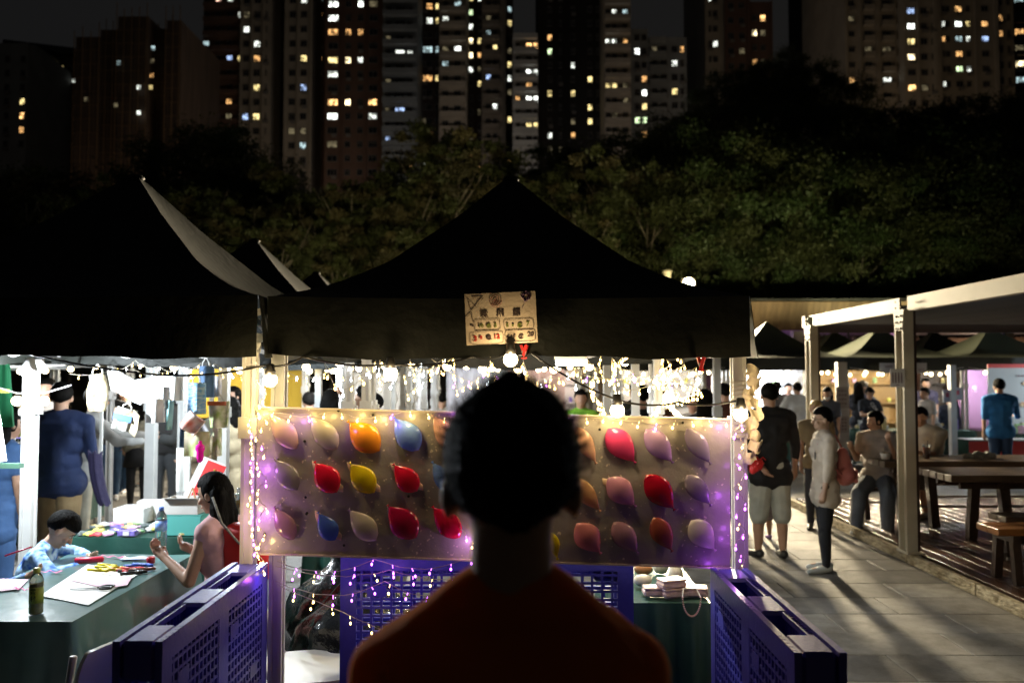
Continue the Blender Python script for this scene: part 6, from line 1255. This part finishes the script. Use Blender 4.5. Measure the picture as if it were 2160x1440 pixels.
# scaffolded tower: stepped mass wrapped in netting with bamboo poles
sc_o = thing('scaffolded_tower', 'stepped tower wrapped in brown scaffold netting, left of the cream tower', 'building', (P(270, 100, 135).x, 135, 0)); sx = sc_o.location.x
for (a_, b_, yt, dy) in ((160, 212, 78, 0), (208, 252, 60, .6), (248, 312, 35, 0), (308, 352, 48, 2.5), (350, 380, 42, .3)):
    xa, xb = P(a_, 100, 135).x-sx, P(b_, 100, 135).x-sx; zt_ = P(300, yt, 135).z; MB().box(((xa+xb)/2, 9+dy, zt_/2), (xb-xa, 18, zt_)).build('netted_wing', net_f, sc_o)
    mb = MB(); n_ = int((xb-xa)/1.1)
    for i in range(n_+1): x_ = xa+(xb-xa)*i/n_; mb.box((x_, dy-.5, zt_/2+.6), (.10, .10, zt_+random.Random(i+a_).uniform(0, 4)))
    for j in range(12): mb.box(((xa+xb)/2, dy-.42, zt_-2.5-j*2.4), (xb-xa, .07, .07))
    mb.build('bamboo_pole', M('bamboo', (.16, .10, .05), .8), sc_o)
for (px, py, k) in ((258, 139, 'c'), (300, 190, 'w'), (300, 243, 'w'), (330, 108, 'c'), (190, 215, 'd'), (328, 135, 'd'), (252, 227, 'd'), (327, 165, 'o'), (325, 190, 'y')):
    q = P(px, py, 135); inst('work_lamp', win_mesh(.7, .8, k, 0), sc_o, (q.x-sx, -1.2, q.z))
tower('dark brown balcony wing at the left of the cream tower', 425, 506, 158, ((432, 16), (457, 16), (482, 16), (502, 8)), brown_f, bal=((428, 504),), seed=1, dens=.05)
tower('cream tower with paired square windows, left part', 506, 570, 157, ((517, 16), (540, 17), (560, 3)), cream_f, fins=((506, 3), (529, 3), (553, 3)), seed=2)
tower('narrow deep light well in the cream tower', 570, 598, 166, ((576, 7), (584, 8), (591, 6)), cream_f, seed=3, dens=.3, wh=14)
tower('cream tower with paired square windows, right part', 598, 656, 156, ((615, 17), (639, 17)), cream_f, fins=((600, 3), (627, 3), (655, 5)), seed=5)
tower('narrow warm lit recess left of the brown tower', 656, 684, 164, ((667, 6), (675, 8)), brown_f, seed=6, dens=.35, wh=14)
tower('dark brown tower with wide lit windows', 684, 806, 154, ((701, 28), (733, 15), (759, 15), (786, 24)), brown_f, off=245-29.6*5, pitch=29.6, fins=((720, 2), (771, 3)), seed=7, dens=.03)
tower('bluish tower with horizontal balcony bands', 806, 880, 150, ((818, 14), (843, 26), (864, 14)), blue_f, off=80, pitch=30.3, band=True, seed=8, wh=12, dens=.03)
tower('narrow dark tower with lights beside the bluish one', 880, 926, 158, ((895, 8), (905, 17), (921, 8)), dark_f, off=104-30*2, pitch=30.3, seed=9, dens=.05, ybase=350)
tower('cream slab with two window columns in the centre', 926, 984, 153, ((939, 17), (965, 18)), cream_f, off=73, pitch=31.5, fins=((927, 2), (983, 3)), seed=10, bal=((928, 982),))
tower('narrow shaft with bright stair lights', 984, 1016, 161, ((993, 11), (1011, 9)), dark_f, off=86-29.5*2, pitch=30, seed=11, dens=.4, wh=17)
tower('grey brown slab with a pale pier on its right', 1016, 1066, 155, ((1030, 13), (1044, 12)), F('taupe_render', (.22, .19, .16)), off=71, pitch=31, fins=((1058, 7),), seed=12, bal=((1018, 1054),))
tower('thin gap tower with stacked small lit windows', 1066, 1081, 163, ((1075, 10),), dark_f, off=50, pitch=29, seed=13, dens=.3)
tower('low pale grey block with clustered white windows', 1081, 1135, 149, ((1092, 11), (1116, 15), (1130, 11)), F('pale_grey_render', (.36, .36, .35)), 72, off=98, pitch=28, seed=14, dens=.08, bal=((1083, 1133),))
tower('near black tower right of centre', 1135, 1275, 160, ((1160, 12), (1182, 8), (1209, 11), (1245, 12), (1262, 8)), blk_f, off=80, pitch=29.5, seed=15, dens=.02)
tower('cream tower with dim ledges right of the black tower', 1275, 1332, 152, ((1283, 13), (1297, 13), (1320, 14)), cream_f, off=28, pitch=31, bal=((1277, 1330),), seed=16, dens=.04)
tower('grey block with a stepped top and bright corner windows', 1332, 1368, 158, ((1345, 14), (1360, 13)), grey_f, 62, off=110, pitch=29, seed=17)
tower('wider grey block ending the middle cluster', 1368, 1450, 159, ((1382, 14), (1402, 16), (1424, 15), (1440, 10)), grey_f, 80, off=106, pitch=29.5, seed=18, dens=.04, bal=((1370, 1405),))
tower('cream and brown tower rising behind the dark hill', 1490, 1532, 170, ((1500, 6), (1511, 13)), cream_f, off=95, pitch=32, seed=19)
tower('brown central strip of the tower behind the hill', 1532, 1582, 169.5, ((1544, 15), (1567, 15)), brown_f, off=110, pitch=32, fins=((1533, 4), (1582, 5)), seed=20, dens=.05, ybase=200)
tower('right strip of the tower behind the hill with a glowing window', 1582, 1632, 170, ((1594, 13), (1612, 14)), brown_f, off=72, pitch=31, fins=((1630, 4),), seed=21, ybase=200, dens=.03, ytop=6)
# outline-lit thin tower
tw = thing('outlined_tower', 'thin black tower with a faint pale outline on the hill crest', 'building', (P(1728, 60, 175).x, 175, 0)); zt_ = P(1728, 24, 175).z
MB().box((0, 5, zt_/2), (2.6, 10, zt_)).build('wall', blk_f, tw); mb = MB(); sx = 175/1680
for (x_, y_) in ((-11, 0), (11, 0)): mb.box((x_*sx, -.1, zt_-6.2), (.28, .28, 11))
mb.box((0, -.1, zt_-.4), (2.0, .28, .28)); mb.box((0, -.1, P(1728, 78, 175).z), (2.2, .25, .25)); mb.build('outline_light', M('dim_outline', (.3, .3, .3), emit=(.7, .85, .7), es=.035), tw)
tower('dark block behind the crest with one yellow green window', 1738, 1782, 178, ((1749, 14), (1765, 10)), blk_f, -260, 130, off=63, pitch=31, seed=23, dens=0)
tower('cream round-bayed tower, left wing of the right estate', 1785, 1912, 149, ((1800, 16), (1835, 20), (1874, 23)), cream_f, off=75, pitch=32.3, fins=((1787, 5), (1816, 4), (1854, 7), (1902, 6)), bal=((1824, 1846), (1862, 1888)), seed=24, ybase=240, wh=15, dens=.03)
tower('cream tower with a bright column of living room windows', 1912, 1990, 146, ((1926, 21), (1953, 18), (1972, 8)), cream_f, off=59-32.3, pitch=32.3, fins=((1940, 3), (1976, 8),), seed=25, ybase=230, wh=17)
tower('cream wing with staggered small lit windows', 1990, 2108, 148, ((1995, 9), (2004, 11), (2027, 19), (2047, 12), (2083, 19)), cream_f, off=54-31, pitch=31.5, fins=((1988, 5), (2062, 4), (2106, 8)), seed=26, ybase=220, wh=16, dens=.02)
tower('slim cream wing with air conditioners', 2108, 2142, 150, ((2117, 9), (2133, 8)), cream_f, off=73-31, pitch=33, fins=((2140, 4),), seed=27, ybase=200)
tower('bright banded tower at the right picture edge', 2142, 2260, 156, ((2156, 26), (2190, 26), (2225, 20)), dark_f, off=5, pitch=33.5, band=True, seed=28, ybase=210, dens=.25)
# unseen lamps added behind the trees as fill light on the tower facades
for i, (px, Y, w, c) in enumerate(((100, 118, 9000, (1, .75, .5)), (470, 126, 15000, (1, .74, .45)), (640, 124, 26000, (1, .78, .5)), (860, 122, 18000, (.9, .9, 1)), (960, 126, 22000, (1, .8, .58)), (1110, 124, 14000, (1, .9, .8)), (1310, 122, 20000, (1, .8, .6)), (1410, 128, 14000, (.9, .92, 1)), (1560, 146, 13000, (1, .74, .45)), (1850, 116, 24000, (1, .72, .42)), (1960, 114, 24000, (1, .72, .42)), (2060, 116, 24000, (1, .72, .42)))):
    q = P(px, 500, Y); o = thing('facade_fill_lamp', 'added unseen fill lamp at the foot of the towers, lighting their facades', 'fill lamp', (q.x, Y, 0), 0, 'added fill lamps between trees and towers'); z = 26
    MB().tube([(0, 0, 0), (0, 0, z)], .12, 8).build('pole', m_metal, o); MB().box((0, 0, z+.1), (1.2, .5, .15)).build('head', m_black, o); light('facade_fill_light', (0, 0, z+.5), w*.075, c, .3, o)

# ------------------------------------------------------------------ hill and trees
def hill_z(px, Y):
    pts = ((-200, 8), (0, 10), (300, 14), (420, 20), (540, 20), (650, 15), (900, 14), (1250, 14), (1400, 20), (1500, 31), (1600, 38), (1740, 41), (1790, 33), (1900, 30), (2160, 33), (2400, 34))
    f = float(np.interp(px, [p[0] for p in pts], [p[1] for p in pts])); t_ = min(1, max(0, (Y-58)/50)); return f*(t_*t_*(3-2*t_))
mb = MB(); NX, NY = 60, 14; vs = []
for j in range(NY+1):
    Y = 45+65*j/NY
    for i in range(NX+1):
        px = -300+2800*i/NX; p = P(px, 500, Y); vs.append((p.x, Y, hill_z(px, Y)*.82+.6*noise.noise(Vector((px*.02, Y*.1, 0)))-.3))
mb.add(vs, [(j*(NX+1)+i, j*(NX+1)+i+1, (j+1)*(NX+1)+i+1, (j+1)*(NX+1)+i) for j in range(NY) for i in range(NX)]); h = mb.build('hill', m_soil, None, True); tag(h, kind='structure')
def crown_mesh(seed, n_cl, n_lf, rx, rz, leaf, mats, up=0):
    g = np.random.default_rng(seed); d = g.normal(size=(n_cl, 3)); d /= np.linalg.norm(d, axis=1)[:, None]; r = g.uniform(.35, 1.0, n_cl)**.6
    c = d*r[:, None]*np.array([rx, rx, rz]); c[:, 2] += np.where(c[:, 2] < -rz*.5, rz*.25, 0); c[:, :2] *= (1-.35*np.clip(c[:, 2:3]/rz, 0, 1))
    P0 = np.repeat(c, n_lf, 0); sz = np.repeat(g.uniform(.5, 1.15, n_cl), n_lf); off = g.normal(size=P0.shape)*np.array([.42, .42, .34])*rx*.21*sz[:, None]
    P0 = P0+off; N = len(P0); nrm = g.normal(size=(N, 3)); nrm[:, 2] += .7; nrm /= np.linalg.norm(nrm, axis=1)[:, None]
    t1 = np.cross(nrm, g.normal(size=(N, 3))); t1 /= np.linalg.norm(t1, axis=1)[:, None]; t2 = np.cross(nrm, t1); s = (leaf*g.uniform(.6, 1.4, N))[:, None]
    v = np.stack([P0-t1*s, P0-t2*s*.45, P0+t1*s, P0+t2*s*.45], 1).reshape(-1, 3)
    me = bpy.data.meshes.new('crown'); me.vertices.add(4*N); me.vertices.foreach_set('co', v.ravel()); me.loops.add(4*N); me.loops.foreach_set('vertex_index', np.arange(4*N, dtype=np.int32))
    me.polygons.add(N); me.polygons.foreach_set('loop_start', np.arange(0, 4*N, 4, dtype=np.int32)); me.polygons.foreach_set('loop_total', np.full(N, 4, dtype=np.int32))
    for m in mats: me.materials.append(m)
    me.polygons.foreach_set('material_index', (np.repeat(g.integers(0, len(mats), n_cl), n_lf)).astype(np.int32)); me.update(calc_edges=True); return me
lf = [M('leaf_olive', (.065, .075, .022), .6, c2=(.045, .055, .016), sc=.6, tl=.25), M('leaf_green', (.045, .075, .018), .6, c2=(.03, .05, .012), sc=.6, tl=.25), M('leaf_dry', (.09, .075, .028), .65, c2=(.055, .05, .02), sc=.6, tl=.25)]
m_bark = M('bark', (.10, .08, .06), .9, c2=(.05, .04, .03), sc=3, bump=.6, bs=8); m_bark2 = M('pale_bark', (.26, .22, .17), .85, c2=(.15, .12, .09), sc=3, bump=.5, bs=8)
CR_B = [crown_mesh(s, 80, 300, 3.4, 2.9, .062, [lf[0], lf[1], lf[0]]) for s in (1, 2, 3)]; CR_S = [crown_mesh(s+10, 62, 190, 1.7, 3.6, .07, [lf[0], lf[2], lf[0]]) for s in (1, 2, 3)]
def trunk_mesh(h, r, seed, m, spread, slender):
    rr = random.Random(seed); mb = MB(); top = V((rr.uniform(-.3, .3), rr.uniform(-.3, .3), h)); pts = [V((0, 0, 0)), V((rr.uniform(-.15, .15), 0, h*.35)), V((rr.uniform(-.3, .3), rr.uniform(-.2, .2), h*.7)), top]
    mb.tube(pts, [r, r*.75, r*.5, r*.15], 8)
    for i in range(11):
        t_ = rr.uniform(.42, .95); b = pts[1].lerp(pts[3], (t_-.35)/.65); a = rr.uniform(0, 6.28); L = spread*rr.uniform(.5, 1); e = b+V((math.cos(a)*L, math.sin(a)*L, L*rr.uniform(.4, 1.1)*(1.7 if slender else 1))); mid = b.lerp(e, .5)+V((0, 0, -.12*L))
        mb.tube([b, mid, e], [r*.32, r*.2, r*.06], 5)
        e2 = mid+V((math.cos(a+1)*L*.5, math.sin(a+1)*L*.5, L*.5)); mb.tube([mid, e2], [r*.16, r*.04], 4)
    return mb.mesh('trunk', m, True)
TR_B = [trunk_mesh(6.5, .24, s, m_bark, 3.0, False) for s in (1, 2)]; TR_S = [trunk_mesh(8.2, .14, s, m_bark2, 1.5, True) for s in (3, 4)]
rnd.seed(77)
def tree(px, Y, pytop, kind, label, group, base=None):
    p = P(px, 600, Y); ztop = P(px, pytop, Y).z; zb_ = base if base is not None else max(0, hill_z(px, Y)*.82-.5); Ht = max(4, ztop-zb_)
    o = thing('tree', label, 'tree', (p.x, Y, zb_), rnd.uniform(0, 6.28), group)
    if kind == 'b': s = Ht/9.2; k = rnd.randrange(3); inst('trunk', TR_B[k % 2], o, scale=(s, s, s)); inst('crown', CR_B[k], o, (0, 0, 6.3*s), (0, 0, rnd.uniform(0, 6)), (s*1.05, s*1.05, s))
    else: s = Ht/10.6; k = rnd.randrange(3); inst('trunk', TR_S[k % 2], o, scale=(s, s, s)); inst('crown', CR_S[k], o, (0, 0, 6.9*s), (0, 0, rnd.uniform(0, 6)), (s*1.15, s*1.15, s))
    return o
g1 = 'slender trees behind the left and middle tents'; g2 = 'broad leafy trees behind the right side of the market'; g3 = 'dark trees on the slope below the towers'
for px, Y, pt in ((-60, 31, 330), (60, 33, 300), (150, 30, 360), (235, 34, 330), (330, 30, 400), (415, 32, 345), (475, 29, 405), (530, 31, 380), (590, 28, 415), (640, 33, 360), (700, 29, 395), (745, 31, 340), (800, 33, 310), (850, 30, 355), (905, 34, 200), (960, 31, 215), (1010, 33, 300), (1070, 35, 290), (1130, 31, 320), (1190, 33, 330), (1250, 30, 300), (1310, 33, 290), (1370, 31, 335), (700, 27, 470), (480, 27, 480), (870, 27, 440), (1240, 27, 400), (560, 36, 330), (1410, 35, 320)):
    w_ = 'above the left tent roof' if px < 300 else 'over the right slope of the left tent' if px < 560 else 'in the dip between the left and middle tent roofs' if px < 780 else 'above the left slope of the middle tent' if px < 1000 else 'behind the peak of the middle tent' if px < 1180 else 'above the right slope of the middle tent'
    tree(px, Y, pt, 's', ('tall ' if pt < 300 else 'short front ' if pt > 420 else '')+'slender pale barked tree '+w_, g1+', '+w_)
for px, Y, pt in ((1440, 31, 330), (1490, 36, 250), (1540, 32, 300), (1600, 35, 300), (1650, 31, 330), (1700, 37, 270), (1760, 33, 320), (1830, 31, 350), (1880, 36, 280), (1950, 33, 330), (2010, 38, 260), (2070, 34, 310), (2130, 32, 330), (2200, 36, 260), (1560, 29, 450), (1680, 29, 470), (1800, 29, 455), (1920, 30, 440), (2040, 30, 430), (2150, 29, 420), (1460, 28, 500)):
    w_ = 'by the glaring flood lamp' if px < 1580 else 'above the curved pavilion' if px < 1800 else 'above the big pergola post' if px < 2000 else 'above the pergola roof at the right edge'
    tree(px, Y, pt, 'b', ('tall rear ' if pt < 300 else 'low front ' if pt > 400 else 'middle height ')+'broad leafed tree '+w_, g2+', '+w_)
for px, Y, pt in ((20, 62, 300), (130, 66, 315), (250, 70, 330), (350, 64, 320), (400, 74, 262), (470, 76, 255), (520, 70, 285), (580, 74, 320), (640, 70, 350), (720, 66, 345), (800, 70, 335), (880, 66, 300), (980, 70, 310), (1060, 68, 330), (1150, 70, 320), (1240, 70, 310), (1320, 72, 295), (1400, 76, 250), (1450, 82, 225), (1500, 88, 190), (1545, 92, 150), (1590, 90, 145), (1630, 92, 120), (1675, 94, 105), (1720, 92, 125), (1765, 90, 150), (1800, 84, 215), (1850, 80, 235), (1910, 78, 240), (1960, 76, 225), (2010, 80, 210), (2060, 76, 225), (2110, 78, 205), (2160, 76, 190), (1560, 74, 230), (1640, 74, 215), (1720, 74, 225), (1480, 66, 290), (1850, 60, 300), (2000, 60, 290), (2130, 60, 280), (1600, 60, 310), (1350, 58, 350), (1100, 56, 380), (900, 56, 350), (700, 56, 390), (500, 58, 350), (300, 56, 380), (100, 56, 360), (1700, 52, 330)):
    w_ = 'below the scaffolded tower' if px < 400 else 'below the cream tower' if px < 680 else 'below the central towers' if px < 1300 else ('on the left flank of the dark mound' if px < 1530 else 'near the crest of the dark mound' if px < 1700 else 'on the right flank of the dark mound') if px < 1790 else 'below the right estate'
    if 500 < px < 1000: pt += 45
    if px < 380: pt += 45
    tree(px, Y, pt, 'b', ('dark rounded tree low on the slope ' if Y < 68 else 'dark rounded tree halfway up the slope ' if Y < 80 else 'dark rounded tree high up ')+w_, g3+', '+w_)
# unseen spotlights added as fill light to brighten the front trees
for i, (px, Y, w, c) in enumerate(((120, 24, 260, (.9, .9, .6)), (420, 24, 420, (1, .88, .5)), (620, 23, 520, (1, .86, .48)), (830, 24, 460, (1, .86, .48)), (1080, 25, 300, (1, .86, .5)), (1300, 24, 700, (1, .84, .45)), (1480, 24, 700, (1, .86, .5)), (1620, 26, 420, (1, .9, .5)), (1790, 25.5, 520, (1, .92, .5)), (1960, 25.5, 520, (1, .95, .5)), (2120, 25.5, 620, (1, .95, .5)))):
    q = P(px, 760, 20.5 if px > 1300 else 16.2); o = thing('tree_fill_spotlight', 'added unseen spotlight shining up into the front trees', 'spotlight', (q.x, q.y, 2.9 if px > 1300 else 3.2), 0, 'added spotlights below the front trees')
    MB().tube([(0, 0, -.01), (0, 0, -o.location.z)], .03, 6).build('stake', m_black, o); MB().lathe([(.08, 0), (.1, .12)], n=12).build('housing', m_black, o); light('spot_light', (0, .1, .2), w*(.75 if px > 1300 else 1.35)*(1.15, .7, 1.5, .9, 1.0, .6, 1.3)[i % 7], c, .1, o, kind='SPOT', rot=(R(118+(i*5) % 14), 0, 0), spot=R(78))
